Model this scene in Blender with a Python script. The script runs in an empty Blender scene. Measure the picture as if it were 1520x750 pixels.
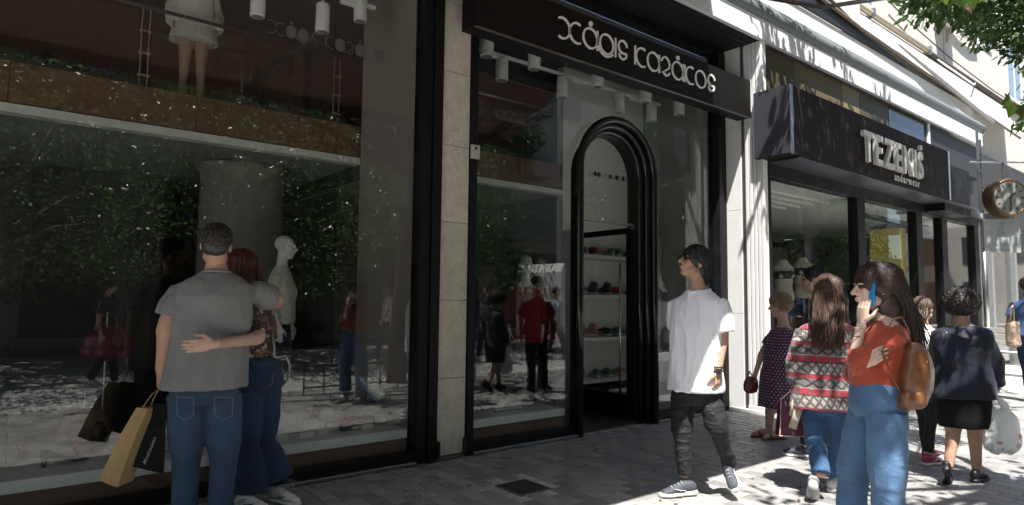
import bpy, bmesh, math, random
import numpy as np
from mathutils import Vector, Matrix, Euler, noise as mnoise

# ------------------------------------------------------------------ camera, sky, sun, exposure
SC = bpy.context.scene
COL = SC.collection
R = math.radians
F_PX, YAW, PITCH, ROLL, CAM_H, CAM_D = 943.19, R(38.345), R(4.244), R(.6317), 1.40, 4.83
FWD = Vector((math.sin(YAW)*math.cos(PITCH), math.cos(YAW)*math.cos(PITCH), math.sin(PITCH)))
_right = Vector((math.cos(YAW), -math.sin(YAW), 0)); _up = _right.cross(FWD)
CR = _right*math.cos(ROLL) + _up*math.sin(ROLL)
CU = -_right*math.sin(ROLL) + _up*math.cos(ROLL)
CPOS = Vector((0, -CAM_D, CAM_H))
cam = bpy.data.cameras.new('camera'); camo = bpy.data.objects.new('camera', cam); COL.objects.link(camo)
cam.sensor_width = 36; cam.lens = F_PX/1520*36; cam.clip_start = .05; cam.clip_end = 500
camo.matrix_world = Matrix(((CR.x, CU.x, -FWD.x, CPOS.x), (CR.y, CU.y, -FWD.y, CPOS.y), (CR.z, CU.z, -FWD.z, CPOS.z), (0, 0, 0, 1)))
SC.camera = camo

TO_SUN = Vector((-.25, -.36, 1)).normalized()
W = bpy.data.worlds.new('World'); SC.world = W; W.use_nodes = True
wn = W.node_tree.nodes; wl = W.node_tree.links; wn.clear()
sky = wn.new('ShaderNodeTexSky'); sky.sky_type = 'NISHITA'; sky.sun_disc = False
sky.sun_elevation = math.asin(TO_SUN.z); sky.sun_rotation = math.atan2(TO_SUN.x, TO_SUN.y); sky.air_density = 1.0; sky.dust_density = 1.5
bgn = wn.new('ShaderNodeBackground'); bgn.inputs[1].default_value = .085
wo = wn.new('ShaderNodeOutputWorld'); wl.new(sky.outputs[0], bgn.inputs[0]); wl.new(bgn.outputs[0], wo.inputs[0])
sl = bpy.data.lights.new('sun', 'SUN'); sl.energy = 5; sl.angle = R(.53); sl.color = (1, .965, .91)
so = bpy.data.objects.new('sun', sl); COL.objects.link(so); so.rotation_euler = (-TO_SUN).to_track_quat('-Z', 'Y').to_euler(); so.location = (0, 0, 30)
vs = SC.view_settings; vs.view_transform = 'Standard'; vs.look = 'None'; vs.gamma = 1; vs.exposure = 1.42; vs.use_curve_mapping = False
SC.cycles.use_denoising = True
SC.cycles.max_bounces = 10; SC.cycles.transparent_max_bounces = 24; SC.cycles.glossy_bounces = 4; SC.cycles.diffuse_bounces = 4
SC.cycles.sample_clamp_indirect = 6

def at(px, py, d):
    """a point seen at photo pixel (px,py), d metres in front of the lens"""
    v = CR*(px-760) - CU*(py-375) + FWD*F_PX
    return CPOS + v*(d/F_PX)

# ------------------------------------------------------------------ materials
MATS = {}
def _nodes(name):
    m = bpy.data.materials.new(name); m.use_nodes = True
    nt = m.node_tree; nt.nodes.clear()
    out = nt.nodes.new('ShaderNodeOutputMaterial'); b = nt.nodes.new('ShaderNodeBsdfPrincipled')
    nt.links.new(b.outputs[0], out.inputs[0])
    return m, nt, b, out
def N(nt, t, **k):
    n = nt.nodes.new(t)
    for a, v in k.items():
        if a.startswith('i_'): n.inputs[a[2:].replace('_', ' ')].default_value = v
        else: setattr(n, a, v)
    return n
def lin(c): return tuple(((x/12.92) if x <= .04045 else ((x+.055)/1.055)**2.4) for x in c[:3])+(1,)
def M(name, col, rough=.6, var=.12, scale=8, bump=0, bscale=60, metal=0, spec=.5, stretch=None, sheen=0, coat=0, attr=None, fine=0, rvar=0, perobj=0, trans=0, fold=0, fscale=(16, 16, 6)):
    """principled material: base colour broken up by two noises, fine relief by bump"""
    if name in MATS: return MATS[name]
    m, nt, b, out = _nodes(name); L = nt.links.new
    col = tuple(col)+(1,) if len(col) == 3 else col
    tc = N(nt, 'ShaderNodeTexCoord'); mp = N(nt, 'ShaderNodeMapping'); L(tc.outputs['Object'], mp.inputs[0])
    if stretch: mp.inputs['Scale'].default_value = stretch
    n1 = N(nt, 'ShaderNodeTexNoise', i_Scale=scale, i_Detail=6.0, i_Roughness=.6); L(mp.outputs[0], n1.inputs['Vector'])
    ramp = N(nt, 'ShaderNodeMapRange'); ramp.inputs['From Min'].default_value = .25; ramp.inputs['From Max'].default_value = .75
    ramp.inputs['To Min'].default_value = 1-var; ramp.inputs['To Max'].default_value = 1+var
    L(n1.outputs['Fac'], ramp.inputs['Value'])
    mul = N(nt, 'ShaderNodeVectorMath', operation='SCALE')
    if attr:
        a = N(nt, 'ShaderNodeAttribute', attribute_name=attr); L(a.outputs['Color'], mul.inputs[0])
    else: mul.inputs[0].default_value = col[:3]
    fac = ramp.outputs[0]
    if perobj:
        oi = N(nt, 'ShaderNodeObjectInfo'); mr = N(nt, 'ShaderNodeMapRange'); L(oi.outputs['Random'], mr.inputs['Value'])
        mr.inputs['To Min'].default_value = 1-perobj; mr.inputs['To Max'].default_value = 1+perobj
        mm = N(nt, 'ShaderNodeMath', operation='MULTIPLY'); L(fac, mm.inputs[0]); L(mr.outputs[0], mm.inputs[1]); fac = mm.outputs[0]
    if fine:
        n3 = N(nt, 'ShaderNodeTexNoise', i_Scale=bscale, i_Detail=2.0); L(mp.outputs[0], n3.inputs['Vector'])
        r3 = N(nt, 'ShaderNodeMapRange'); r3.inputs['From Min'].default_value = .3; r3.inputs['From Max'].default_value = .7
        r3.inputs['To Min'].default_value = 1-fine; r3.inputs['To Max'].default_value = 1+fine; L(n3.outputs['Fac'], r3.inputs['Value'])
        mm = N(nt, 'ShaderNodeMath', operation='MULTIPLY'); L(fac, mm.inputs[0]); L(r3.outputs[0], mm.inputs[1]); fac = mm.outputs[0]
    L(fac, mul.inputs['Scale']); L(mul.outputs[0], b.inputs['Base Color'])
    b.inputs['Roughness'].default_value = rough; b.inputs['Metallic'].default_value = metal
    b.inputs['Specular IOR Level'].default_value = spec
    if rvar:
        rr = N(nt, 'ShaderNodeMapRange'); rr.inputs['From Min'].default_value = .3; rr.inputs['From Max'].default_value = .7
        rr.inputs['To Min'].default_value = max(0.02, rough-rvar); rr.inputs['To Max'].default_value = min(1, rough+rvar)
        L(n1.outputs['Fac'], rr.inputs['Value']); L(rr.outputs[0], b.inputs['Roughness'])
    if sheen: b.inputs['Sheen Weight'].default_value = sheen; b.inputs['Sheen Roughness'].default_value = .5
    if coat: b.inputs['Coat Weight'].default_value = coat; b.inputs['Coat Roughness'].default_value = .08
    if bump:
        n2 = N(nt, 'ShaderNodeTexNoise', i_Scale=bscale, i_Detail=4.0); L(mp.outputs[0], n2.inputs['Vector'])
        bp = N(nt, 'ShaderNodeBump'); bp.inputs['Strength'].default_value = bump; bp.inputs['Distance'].default_value = .01
        L(n2.outputs['Fac'], bp.inputs['Height']); L(bp.outputs[0], b.inputs['Normal'])
    if fold:   # soft creases of cloth, wider than the weave
        m3 = N(nt, 'ShaderNodeMapping'); L(tc.outputs['Object'], m3.inputs[0]); m3.inputs['Scale'].default_value = fscale
        nf = N(nt, 'ShaderNodeTexNoise', i_Scale=1.0, i_Detail=2.5, i_Roughness=.45, i_Distortion=1.1); nf.noise_type = 'RIDGED_MULTIFRACTAL'; L(m3.outputs[0], nf.inputs['Vector'])
        bf = N(nt, 'ShaderNodeBump'); bf.inputs['Strength'].default_value = fold; bf.inputs['Distance'].default_value = .02; L(nf.outputs['Fac'], bf.inputs['Height'])
        if bump: L(bf.outputs[0], bp.inputs['Normal'])
        else: L(bf.outputs[0], b.inputs['Normal'])
    if trans:
        tr = N(nt, 'ShaderNodeBsdfTranslucent'); L(mul.outputs[0], tr.inputs[0])
        mx = N(nt, 'ShaderNodeMixShader'); mx.inputs[0].default_value = trans
        L(b.outputs[0], mx.inputs[1]); L(tr.outputs[0], mx.inputs[2]); L(mx.outputs[0], out.inputs[0])
    MATS[name] = m; return m
def glass(name, tint=(.93, .95, .95), f0=.05, gain=1.0):
    """clear pane: transmits, and mirrors more towards grazing angles (Schlick, same from both sides)"""
    m = bpy.data.materials.new(name); m.use_nodes = True; nt = m.node_tree; nt.nodes.clear(); L = nt.links.new
    out = N(nt, 'ShaderNodeOutputMaterial'); g = N(nt, 'ShaderNodeNewGeometry')
    dt = N(nt, 'ShaderNodeVectorMath', operation='DOT_PRODUCT'); L(g.outputs['Incoming'], dt.inputs[0]); L(g.outputs['Normal'], dt.inputs[1])
    ab = N(nt, 'ShaderNodeMath', operation='ABSOLUTE'); L(dt.outputs['Value'], ab.inputs[0])
    sb = N(nt, 'ShaderNodeMath', operation='SUBTRACT'); sb.inputs[0].default_value = 1; L(ab.outputs[0], sb.inputs[1])
    pw = N(nt, 'ShaderNodeMath', operation='POWER'); L(sb.outputs[0], pw.inputs[0]); pw.inputs[1].default_value = 5
    ma = N(nt, 'ShaderNodeMath', operation='MULTIPLY_ADD'); L(pw.outputs[0], ma.inputs[0]); ma.inputs[1].default_value = (1-f0)*gain; ma.inputs[2].default_value = f0
    t = N(nt, 'ShaderNodeBsdfTransparent'); t.inputs[0].default_value = tint+(1,)
    gl = N(nt, 'ShaderNodeBsdfGlossy'); gl.inputs['Roughness'].default_value = 0
    # faint waviness of float glass
    tc = N(nt, 'ShaderNodeTexCoord'); nz = N(nt, 'ShaderNodeTexNoise', i_Scale=1.3, i_Detail=1.0); L(tc.outputs['Object'], nz.inputs['Vector'])
    bp = N(nt, 'ShaderNodeBump'); bp.inputs['Strength'].default_value = .05; bp.inputs['Distance'].default_value = .012
    L(nz.outputs['Fac'], bp.inputs['Height']); L(bp.outputs[0], gl.inputs['Normal'])
    mx = N(nt, 'ShaderNodeMixShader'); L(ma.outputs[0], mx.inputs[0]); L(t.outputs[0], mx.inputs[1]); L(gl.outputs[0], mx.inputs[2]); L(mx.outputs[0], out.inputs[0])
    MATS[name] = m; return m

# ------------------------------------------------------------------ mesh helpers
class MB:
    """collects verts and faces of one mesh"""
    def __init__(s): s.v = []; s.f = []
    def add(s, vs, fs):
        o = len(s.v); s.v += [tuple(v) for v in vs]; s.f += [tuple(i+o for i in f) for f in fs]; return s
    def box(s, a, b, bev=0):
        x0, y0, z0 = (min(a[i], b[i]) for i in range(3)); x1, y1, z1 = (max(a[i], b[i]) for i in range(3))
        if bev <= 0:
            return s.add([(x0,y0,z0),(x1,y0,z0),(x1,y1,z0),(x0,y1,z0),(x0,y0,z1),(x1,y0,z1),(x1,y1,z1),(x0,y1,z1)],
                     [(0,3,2,1),(4,5,6,7),(0,1,5,4),(1,2,6,5),(2,3,7,6),(3,0,4,7)])
        t = bmesh.new(); bmesh.ops.create_cube(t, size=1)
        bmesh.ops.scale(t, vec=(x1-x0, y1-y0, z1-z0), verts=t.verts); bmesh.ops.translate(t, vec=((x0+x1)/2, (y0+y1)/2, (z0+z1)/2), verts=t.verts)
        bmesh.ops.bevel(t, geom=t.edges[:], offset=min(bev, .45*min(x1-x0, y1-y0, z1-z0)), segments=2, affect='EDGES', profile=.5)
        return s.bm(t)
    def bm(s, t):
        t.verts.index_update(); s.add([v.co[:] for v in t.verts], [[v.index for v in f.verts] for f in t.faces]); t.free(); return s
    def poly(s, pts, h, axis='y'):
        """prism of a 2-D outline: axis y: pts=(x,z) extruded y h[0]..h[1]; axis z: pts=(x,y); axis x: pts=(y,z)"""
        n = len(pts)
        def mk(p, q): return (p[0], q, p[1]) if axis == 'y' else ((p[0], p[1], q) if axis == 'z' else (q, p[0], p[1]))
        vs = [mk(p, h[0]) for p in pts]+[mk(p, h[1]) for p in pts]
        fs = [tuple(range(n)), tuple(range(2*n-1, n-1, -1))]+[(i, i+n, (i+1) % n+n, (i+1) % n) for i in range(n)]
        return s.add(vs, fs)
    def tube(s, pts, rad, n=10, flat=1.0, cap=True, up=None, closed=False):
        """swept round (or oval) section; rad = number, list, or list of (a,b)"""
        pts = [Vector(p) for p in pts]; m = len(pts)
        rad = [rad]*m if not isinstance(rad, (list, tuple)) else list(rad)
        rad = [(r, r*flat) if not isinstance(r, (list, tuple)) else r for r in rad]
        if m == 1: return s.ell(pts[0], (rad[0][0],)*3)
        T = [((pts[(i+1) % m] - pts[i-1]) if closed else (pts[min(i+1, m-1)]-pts[max(i-1, 0)])).normalized() for i in range(m)]
        a = Vector(up) if up is not None else (Vector((0, 0, 1)) if abs(T[0].z) < .9 else Vector((0, 1, 0)))
        u = (a - T[0]*a.dot(T[0])).normalized(); rings = []
        base = len(s.v)
        for i in range(m):
            if up is not None: u = (a - T[i]*a.dot(T[i])); u = u.normalized() if u.length > 1e-5 else Vector((1, 0, 0))
            else: u = (u - T[i]*u.dot(T[i])).normalized()
            w = T[i].cross(u)
            rings.append([pts[i] + w*(rad[i][0]*math.cos(2*math.pi*k/n)) + u*(rad[i][1]*math.sin(2*math.pi*k/n)) for k in range(n)])
        for r in rings: s.v += [tuple(p) for p in r]
        q = m if closed else m-1
        for i in range(q):
            j = (i+1) % m
            for k in range(n):
                s.f.append((base+i*n+k, base+i*n+(k+1) % n, base+j*n+(k+1) % n, base+j*n+k))
        if cap and not closed:
            for i, sg in ((0, -1), (m-1, 1)):
                c = len(s.v); s.v.append(tuple(pts[i] + T[i]*sg*.0))
                for k in range(n):
                    a_, b_ = base+i*n+k, base+i*n+(k+1) % n
                    s.f.append((b_, a_, c) if sg < 0 else (a_, b_, c))
        return s
    def limb(s, pts, rad, n=12):
        """tube with rounded ends"""
        s.tube(pts, rad, n); 
        for p, r in ((pts[0], rad[0] if isinstance(rad, (list, tuple)) else rad), (pts[-1], rad[-1] if isinstance(rad, (list, tuple)) else rad)):
            r = r if not isinstance(r, (list, tuple)) else min(r)
            s.ell(p, (r*.99,)*3, n=n)
        return s
    def ell(s, c, r, rot=None, n=14, m=9):
        c = Vector(c); vs = [(0, 0, -1)]; 
        for i in range(1, m):
            t = math.pi*i/m
            for k in range(n): vs.append((math.sin(t)*math.cos(2*math.pi*k/n), math.sin(t)*math.sin(2*math.pi*k/n), -math.cos(t)))
        vs.append((0, 0, 1)); fs = []
        for k in range(n):
            fs.append((0, 1+(k+1) % n, 1+k)); e = len(vs)-1; b = 1+(m-2)*n; fs.append((e, b+k, b+(k+1) % n))
        for i in range(m-2):
            for k in range(n):
                a = 1+i*n+k; b = 1+i*n+(k+1) % n; fs.append((a, b, b+n, a+n))
        out = []
        for v in vs:
            p = Vector((v[0]*r[0], v[1]*r[1], v[2]*r[2]))
            if rot is not None: p = rot @ p
            out.append(c+p)
        return s.add(out, fs)
    def loft(s, rings, cap=True):
        n = len(rings[0]); base = len(s.v)
        for r in rings: s.v += [tuple(p) for p in r]
        for i in range(len(rings)-1):
            for k in range(n): s.f.append((base+i*n+k, base+i*n+(k+1) % n, base+(i+1)*n+(k+1) % n, base+(i+1)*n+k))
        if cap:
            s.f.append(tuple(base+k for k in range(n-1, -1, -1))); s.f.append(tuple(base+(len(rings)-1)*n+k for k in range(n)))
        return s
    def lathe(s, prof, c=(0, 0, 0), n=20, axis='z'):
        """prof = (radius, height) pairs"""
        rings = []
        for r, h in prof:
            ring = []
            for k in range(n):
                a = 2*math.pi*k/n; x, y = r*math.cos(a), r*math.sin(a)
                p = (x, y, h) if axis == 'z' else ((x, h, -y) if axis == 'y' else (h, x, y))
                ring.append((p[0]+c[0], p[1]+c[1], p[2]+c[2]))
            rings.append(ring)
        return s.loft(rings)
    def xf(s, mat):
        s.v = [tuple(mat @ Vector(v)) for v in s.v]; return s
    def mesh(s, name, smooth=False):
        me = bpy.data.meshes.new(name); me.from_pydata(s.v, [], s.f); me.update()
        if smooth: me.polygons.foreach_set('use_smooth', [True]*len(me.polygons))
        return me
def obj(name, mb, mat, parent=None, smooth=False, angle=None):
    me = mb if isinstance(mb, bpy.types.Mesh) else mb.mesh(name, smooth or angle is not None)
    o = bpy.data.objects.new(name, me); COL.objects.link(o)
    if mat is not None and not me.materials: me.materials.append(mat)
    if parent: o.parent = parent
    if angle is not None:
        try: me.set_sharp_from_angle(angle=R(angle))
        except Exception: pass
    return o
def tag(o, label=None, cat=None, group=None, kind=None):
    if label: o['label'] = label
    if cat: o['category'] = cat
    if group: o['group'] = group
    if kind: o['kind'] = kind
    return o
def thing(name, label, cat, loc=(0, 0, 0), group=None, rz=0):
    o = bpy.data.objects.new(name, None); COL.objects.link(o); o.location = loc; o.rotation_euler = (0, 0, rz); o.empty_display_size = .1
    return tag(o, label, cat, group)
def local(o, mb):
    """move world-space geometry into the space of a thing that is only translated / turned about z"""
    return mb.xf((Matrix.Translation(o.location) @ Matrix.Rotation(o.rotation_euler.z, 4, 'Z')).inverted())
def copy_tree(o, parent=None):
    c = o.copy(); COL.objects.link(c); c.parent = parent
    for ch in list(o.children): copy_tree(ch, c)
    return c
def remesh(mb, voxel, smooth=2, fac=.5, name='m'):
    """weld overlapping shapes into one continuous surface"""
    me = mb.mesh(name); o = bpy.data.objects.new(name, me); COL.objects.link(o)
    r = o.modifiers.new('r', 'REMESH'); r.mode = 'VOXEL'; r.voxel_size = voxel; r.adaptivity = 0
    if smooth:
        q = o.modifiers.new('s', 'SMOOTH'); q.iterations = smooth; q.factor = fac
    dg = bpy.context.evaluated_depsgraph_get(); ev = o.evaluated_get(dg)
    res = bpy.data.meshes.new_from_object(ev, depsgraph=dg)
    bpy.data.objects.remove(o); bpy.data.meshes.remove(me)
    res.polygons.foreach_set('use_smooth', [True]*len(res.polygons))
    return res
def coords(me):
    a = np.empty(len(me.vertices)*3, np.float32); me.vertices.foreach_get('co', a); return a.reshape(-1, 3)
def normals(me):
    a = np.empty(len(me.vertices)*3, np.float32); me.vertices.foreach_get('normal', a); return a.reshape(-1, 3)
def setco(me, a): me.vertices.foreach_set('co', a.astype(np.float32).ravel()); me.update()
def vnoise(P, seed=0):
    """vectorised smooth value noise in [-1,1]"""
    P = P + seed*17.31; i = np.floor(P).astype(np.int64); f = P-i; f = f*f*(3-2*f); out = np.zeros(len(P))
    for dx in (0, 1):
        for dy in (0, 1):
            for dz in (0, 1):
                h = ((i[:, 0]+dx)*73856093) ^ ((i[:, 1]+dy)*19349663) ^ ((i[:, 2]+dz)*83492791)
                h = (h*2654435761) & 0xffffffff; h = (h ^ (h >> 15))*2246822519 & 0xffffffff; h = h ^ (h >> 13)
                w = (f[:, 0] if dx else 1-f[:, 0])*(f[:, 1] if dy else 1-f[:, 1])*(f[:, 2] if dz else 1-f[:, 2])
                out += w*((h & 0xffff)/32767.5-1)
    return out
def wrinkle(me, amp, scale=(7, 7, 5), seed=0, ridged=True, mask=None):
    P = coords(me).astype(np.float64); Nn = normals(me); Q = P*np.array(scale)
    Q = Q + .6*np.stack([vnoise(Q*.5, seed+1), vnoise(Q*.5, seed+2), vnoise(Q*.5, seed+3)], 1)
    a = vnoise(Q, seed)
    if ridged:   # soft valleys with narrow raised creases, two sizes
        a = 1.6*(1-np.abs(a))**2.2-.75+.7*(1-np.abs(vnoise(Q*1.9+3.7, seed+5)))**2.5-.3
    a = a*.85+.15*vnoise(Q*3.1, seed+7)
    if mask is not None: a = a*mask(P)
    setco(me, P + Nn*(a*amp)[:, None]); return me
def join_meshes(name, meshes):
    t = bmesh.new()
    for m in meshes: t.from_mesh(m)
    me = bpy.data.meshes.new(name); t.to_mesh(me); t.free()
    me.polygons.foreach_set('use_smooth', [True]*len(me.polygons))
    for m in meshes: bpy.data.meshes.remove(m)
    return me
def paint(me, fn, attr='paint'):
    """dye pattern: a colour per vertex from its position"""
    P = coords(me); c = fn(P); ca = me.color_attributes.new(attr, 'FLOAT_COLOR', 'POINT')
    buf = np.ones((len(P), 4), np.float32); buf[:, :3] = c; ca.data.foreach_set('color', buf.ravel()); return me
# ------------------------------------------------------------------ shared materials
BLACK = M('black_lacquer', (.008, .008, .009), .5, .35, 4, spec=.22, rvar=.15)
BLACKM = M('black_matt', (.014, .013, .013), .55, .2, 6)
CHROME = M('brushed_steel', (.6, .6, .6), .25, .1, 30, metal=1)
STEEL = M('satin_steel', (.35, .35, .36), .4, .15, 20, metal=1)
WHITEP = M('white_paint', (.78, .78, .76), .5, .05, 6)
GREYP = M('grey_paint', (.34, .33, .32), .6, .08, 4)
STONE = M('travertine', (.56, .52, .44), .55, .16, 9, bump=.25, bscale=45, fine=.10, perobj=.07)
MARBLE = M('white_marble', (.78, .78, .77), .35, .05, 3, rvar=.08)
BROWN = M('brown_laminate', (.135, .07, .045), .5, .15, 3, stretch=(1, 1, 8))
BEIGE = M('greige_plaster', (.30, .265, .245), .7, .06, 3, stretch=(14, 14, .6))
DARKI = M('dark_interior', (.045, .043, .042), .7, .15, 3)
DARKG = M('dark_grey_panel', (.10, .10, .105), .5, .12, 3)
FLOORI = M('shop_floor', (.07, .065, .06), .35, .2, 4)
PLAST = M('spot_white', (.82, .84, .83), .4, .03, 10)
GLASS = glass('shop_glass', (.97, .98, .975), .066)
GLASST = glass('side_shop_glass', (.97, .985, .975), .05)
WALLW = M('facade_paint', (.52, .50, .46), .8, .08, 2.5, bump=.1, bscale=40)
CANVAS = M('awning_canvas', (.66, .65, .62), .8, .07, 3, bump=.1, bscale=200, trans=.12)
CANVASD = M('awning_brown_canvas', (.27, .18, .135), .85, .1, 3, trans=.30)
CONC = M('concrete', (.38, .37, .35), .85, .12, 3, bump=.2, bscale=30)

# ------------------------------------------------------------------ ground
def paving_material():
    m, nt, b, out = _nodes('paving_sheet'); L = nt.links.new
    tc = N(nt, 'ShaderNodeTexCoord'); mp = N(nt, 'ShaderNodeMapping'); L(tc.outputs['Object'], mp.inputs[0]); mp.inputs['Rotation'].default_value = (0, 0, R(90))
    br = N(nt, 'ShaderNodeTexBrick', offset=.5); L(mp.outputs[0], br.inputs['Vector'])
    br.inputs['Scale'].default_value = 1; br.inputs['Brick Width'].default_value = .244; br.inputs['Row Height'].default_value = .122; br.inputs['Mortar Size'].default_value = .004
    br.inputs['Color1'].default_value = (.42, .415, .40, 1); br.inputs['Color2'].default_value = (.52, .515, .50, 1); br.inputs['Mortar'].default_value = (.2, .19, .18, 1)
    nz = N(nt, 'ShaderNodeTexNoise', i_Scale=1.2, i_Detail=8.0); L(tc.outputs['Object'], nz.inputs['Vector'])
    mr = N(nt, 'ShaderNodeMapRange'); mr.inputs['To Min'].default_value = .72; mr.inputs['To Max'].default_value = 1.25; L(nz.outputs['Fac'], mr.inputs['Value'])
    sc_ = N(nt, 'ShaderNodeVectorMath', operation='SCALE'); L(br.outputs['Color'], sc_.inputs[0]); L(mr.outputs[0], sc_.inputs['Scale']); L(sc_.outputs[0], b.inputs['Base Color'])
    b.inputs['Roughness'].default_value = .55
    bp = N(nt, 'ShaderNodeBump'); bp.inputs['Strength'].default_value = .4; bp.inputs['Distance'].default_value = .004; L(br.outputs['Fac'], bp.inputs['Height']); bp.invert = True; L(bp.outputs[0], b.inputs['Normal'])
    return m
PAVS = paving_material()
pav = obj('pavement', MB().add([(-150, -13.0, -.012), (250, -13.0, -.012), (250, 30, -.012), (-150, 30, -.012)], [(0, 1, 2, 3)]), PAVS)
tag(pav, 'grey block paving of the pedestrian street', kind='structure')
ASPH = M('asphalt', (.055, .055, .056), .85, .2, 2, bump=.3, bscale=120)
road = obj('road', MB().add([(-150, -120, -.13), (250, -120, -.13), (250, -13.0, -.13), (-150, -13.0, -.13)], [(0, 1, 2, 3)]), ASPH); tag(road, 'dark asphalt road', kind='structure')
kb = tag(obj('kerb', MB().box((-150, -13.16, -.14), (250, -13.003, -.008)), CONC), 'pale stone kerb along the road', kind='structure')
PAVER = M('paver_stone', (.265, .26, .253), .42, .20, 5, bump=.35, bscale=55, fine=.12, rvar=.14, perobj=.24)
rnd = random.Random(5)
base_pav = MB().box((-.0598, -.1198, -.04), (.0598, .1198, 0))
pm = MB(); pm.v = [(x*(.955 if z > -.01 else 1), y*(.978 if z > -.01 else 1), z) for x, y, z in base_pav.v]; pm.f = base_pav.f
# chamfered block: foot ring, shoulder ring, top
def paver_mesh():
    a, b_, c = .0585, .1185, .004; v = []
    for (x, y, z) in ((a, b_, -.04), (a, b_, -c), (a-c, b_-c, 0)):
        v += [(-x, -y, z), (x, -y, z), (x, y, z), (-x, y, z)]
    f = [(8, 9, 10, 11)]
    for o_ in (0, 4):
        for k in range(4): f.append((o_+k, o_+(k+1) % 4, o_+4+(k+1) % 4, o_+4+k))
    m_ = MB(); m_.add(v, f); return m_
pmesh = paver_mesh().mesh('paver'); pmesh.materials.append(PAVER)
MH = [(2.965, -1.215), (3.255, -.905)]   # access cover footprint (min corner, max corner)
cells = []
for i in range(110):
    for j in range(19):
        x = -.6+.122*i; y = -.115-.244*j-(.122 if i % 2 else 0)
        if MH[0][0]-.05 < x < MH[1][0]+.05 and MH[0][1]-.09 < y < MH[1][1]+.09: continue
        p = Vector((x, y, 0))-CPOS; dd = p.dot(FWD)
        vis = dd > .5 and -20 < 760+F_PX*p.dot(CR)/dd < 1540 and 375-F_PX*p.dot(CU)/dd < 762
        occl = (Vector((x, y))-Vector((.97, -.6))).length < .4
        cells.append((0 if vis and not occl else 1, dd, x, y))
cells.sort()
restm = MB(); pm0 = paver_mesh()
for n_, (vv, dd, x, y) in enumerate(cells):
    tz = rnd.uniform(-.0025, .0015); e = Euler((rnd.gauss(0, .006), rnd.gauss(0, .009), rnd.gauss(0, .006)))
    if n_ < 300:
        o = bpy.data.objects.new('paver', pmesh); COL.objects.link(o); o.location = (x, y, tz); o.rotation_euler = e; o.parent = pav
    else:
        mt = Matrix.Translation((x, y, tz)) @ e.to_matrix().to_4x4()
        restm.add([mt @ Vector(v) for v in pm0.v], pm0.f)
PAVER2 = M('paver_stone_field', (.265, .26, .253), .42, .28, 3.2, bump=.35, bscale=55, fine=.14, rvar=.14)
tag(obj('paver_field', restm, PAVER2, pav), kind='stuff')
IRON = M('cast_iron', (.05, .05, .052), .6, .25, 9, bump=.6, bscale=90)
mh = thing('access_cover', 'dark square cast iron access cover set in the paving', 'cover', (3.11, -1.06, 0)); mh.scale = (.58, .89, 1)
obj('frame', MB().box((-.25, -.175, -.05), (-.235, .175, .001)).box((.235, -.175, -.05), (.25, .175, .001)).box((-.234, -.175, -.05), (.234, -.16, .001)).box((-.234, .16, -.05), (.234, .175, .001)), STEEL, mh)
lid = MB().box((-.232, -.157, -.05), (.232, .157, -.006))
for i in range(12):
    for j in range(8):
        x = -.212+.0385*i; y = -.138+.0394*j; lid.box((x-.012, y-.012, -.007), (x+.012, y+.012, -.002))
obj('lid', lid, IRON, mh)

# ------------------------------------------------------------------ the shoe shop
shop = thing('shoe_shop_building', 'dark shoe shop front with tall glass windows and black frames', 'building', (3, 0, 0))
def SB(name, mb, mat, parent=None, **k): return obj(name, local(shop, mb), mat, parent or shop, **k)
# stone pillar between the two windows, slab by slab
core = SB('pillar', MB().box((2.99, .002, 0), (3.27, .30, 4.77)), CONC)
zs = [.035, .70, 1.39, 2.09, 2.79, 3.47, 4.12, 4.77]
for a, b in zip(zs[:-1], zs[1:]): SB('stone_slab', MB().box((2.984, -.03, a+.0025), (3.278, .001, b-.0025), .002), STONE, core)
SB('pillar_base', MB().box((2.98, -.036, 0), (3.28, .001, .032)), DARKG)
for x in (2.988, 3.266): SB('door_stop', MB().box((x-.012, -.075, .03), (x+.012, -.032, .17), .004), BLACKM)
# frames
def frame_box(name, *boxes, mat=BLACK):
    mb = MB()
    for a, b in boxes: mb.box(a, b, .004)
    return SB(name, mb, mat)
frame_box('window_post', ((2.78, -.035, .0), (2.875, .12, 4.76)), ((2.885, -.055, .0), (2.975, .12, 4.76)))
frame_box('window_post', ((3.285, -.05, .0), (3.362, .12, 4.76)))
frame_box('window_post', ((7.24, -.05, 0), (7.32, .12, 4.76)), ((7.33, -.02, 0), (7.445, .12, 4.76)))
SB('base_rail', MB().box((-8, -.02, .03), (2.78, .08, .10), .004), BLACK); SB('base_rail', MB().box((3.362, -.02, .03), (4.70, .08, .10), .004), BLACK); SB('base_rail', MB().box((5.94, -.02, .03), (7.24, .08, .10), .004), BLACK)
SB('threshold_strip', MB().box((-8, -.055, 0), (2.78, .0, .028), .006), STEEL); SB('threshold_strip', MB().box((3.362, -.055, 0), (4.70, 0, .028), .006), STEEL); SB('threshold_strip', MB().box((5.94, -.055, 0), (7.24, 0, .028), .006), STEEL)
SB('top_rail', MB().box((-8, -.02, 4.66), (2.78, .08, 4.76), .004), BLACK); SB('top_rail', MB().box((3.362, -.02, 4.66), (7.24, .08, 4.76), .004), BLACK)
# glass, pane by pane
for x0, x1 in ((-8, -1.7), (-1.694, 1.10), (1.106, 2.78)):
    SB('pane', MB().box((x0, .045, .10), (x1, .053, 4.66)), GLASS)
SB('pane', MB().box((3.362, .045, .10), (4.66, .053, 4.66)), GLASS)
SB('pane', MB().box((5.98, .045, .10), (7.24, .053, 4.66)), GLASS)
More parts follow.
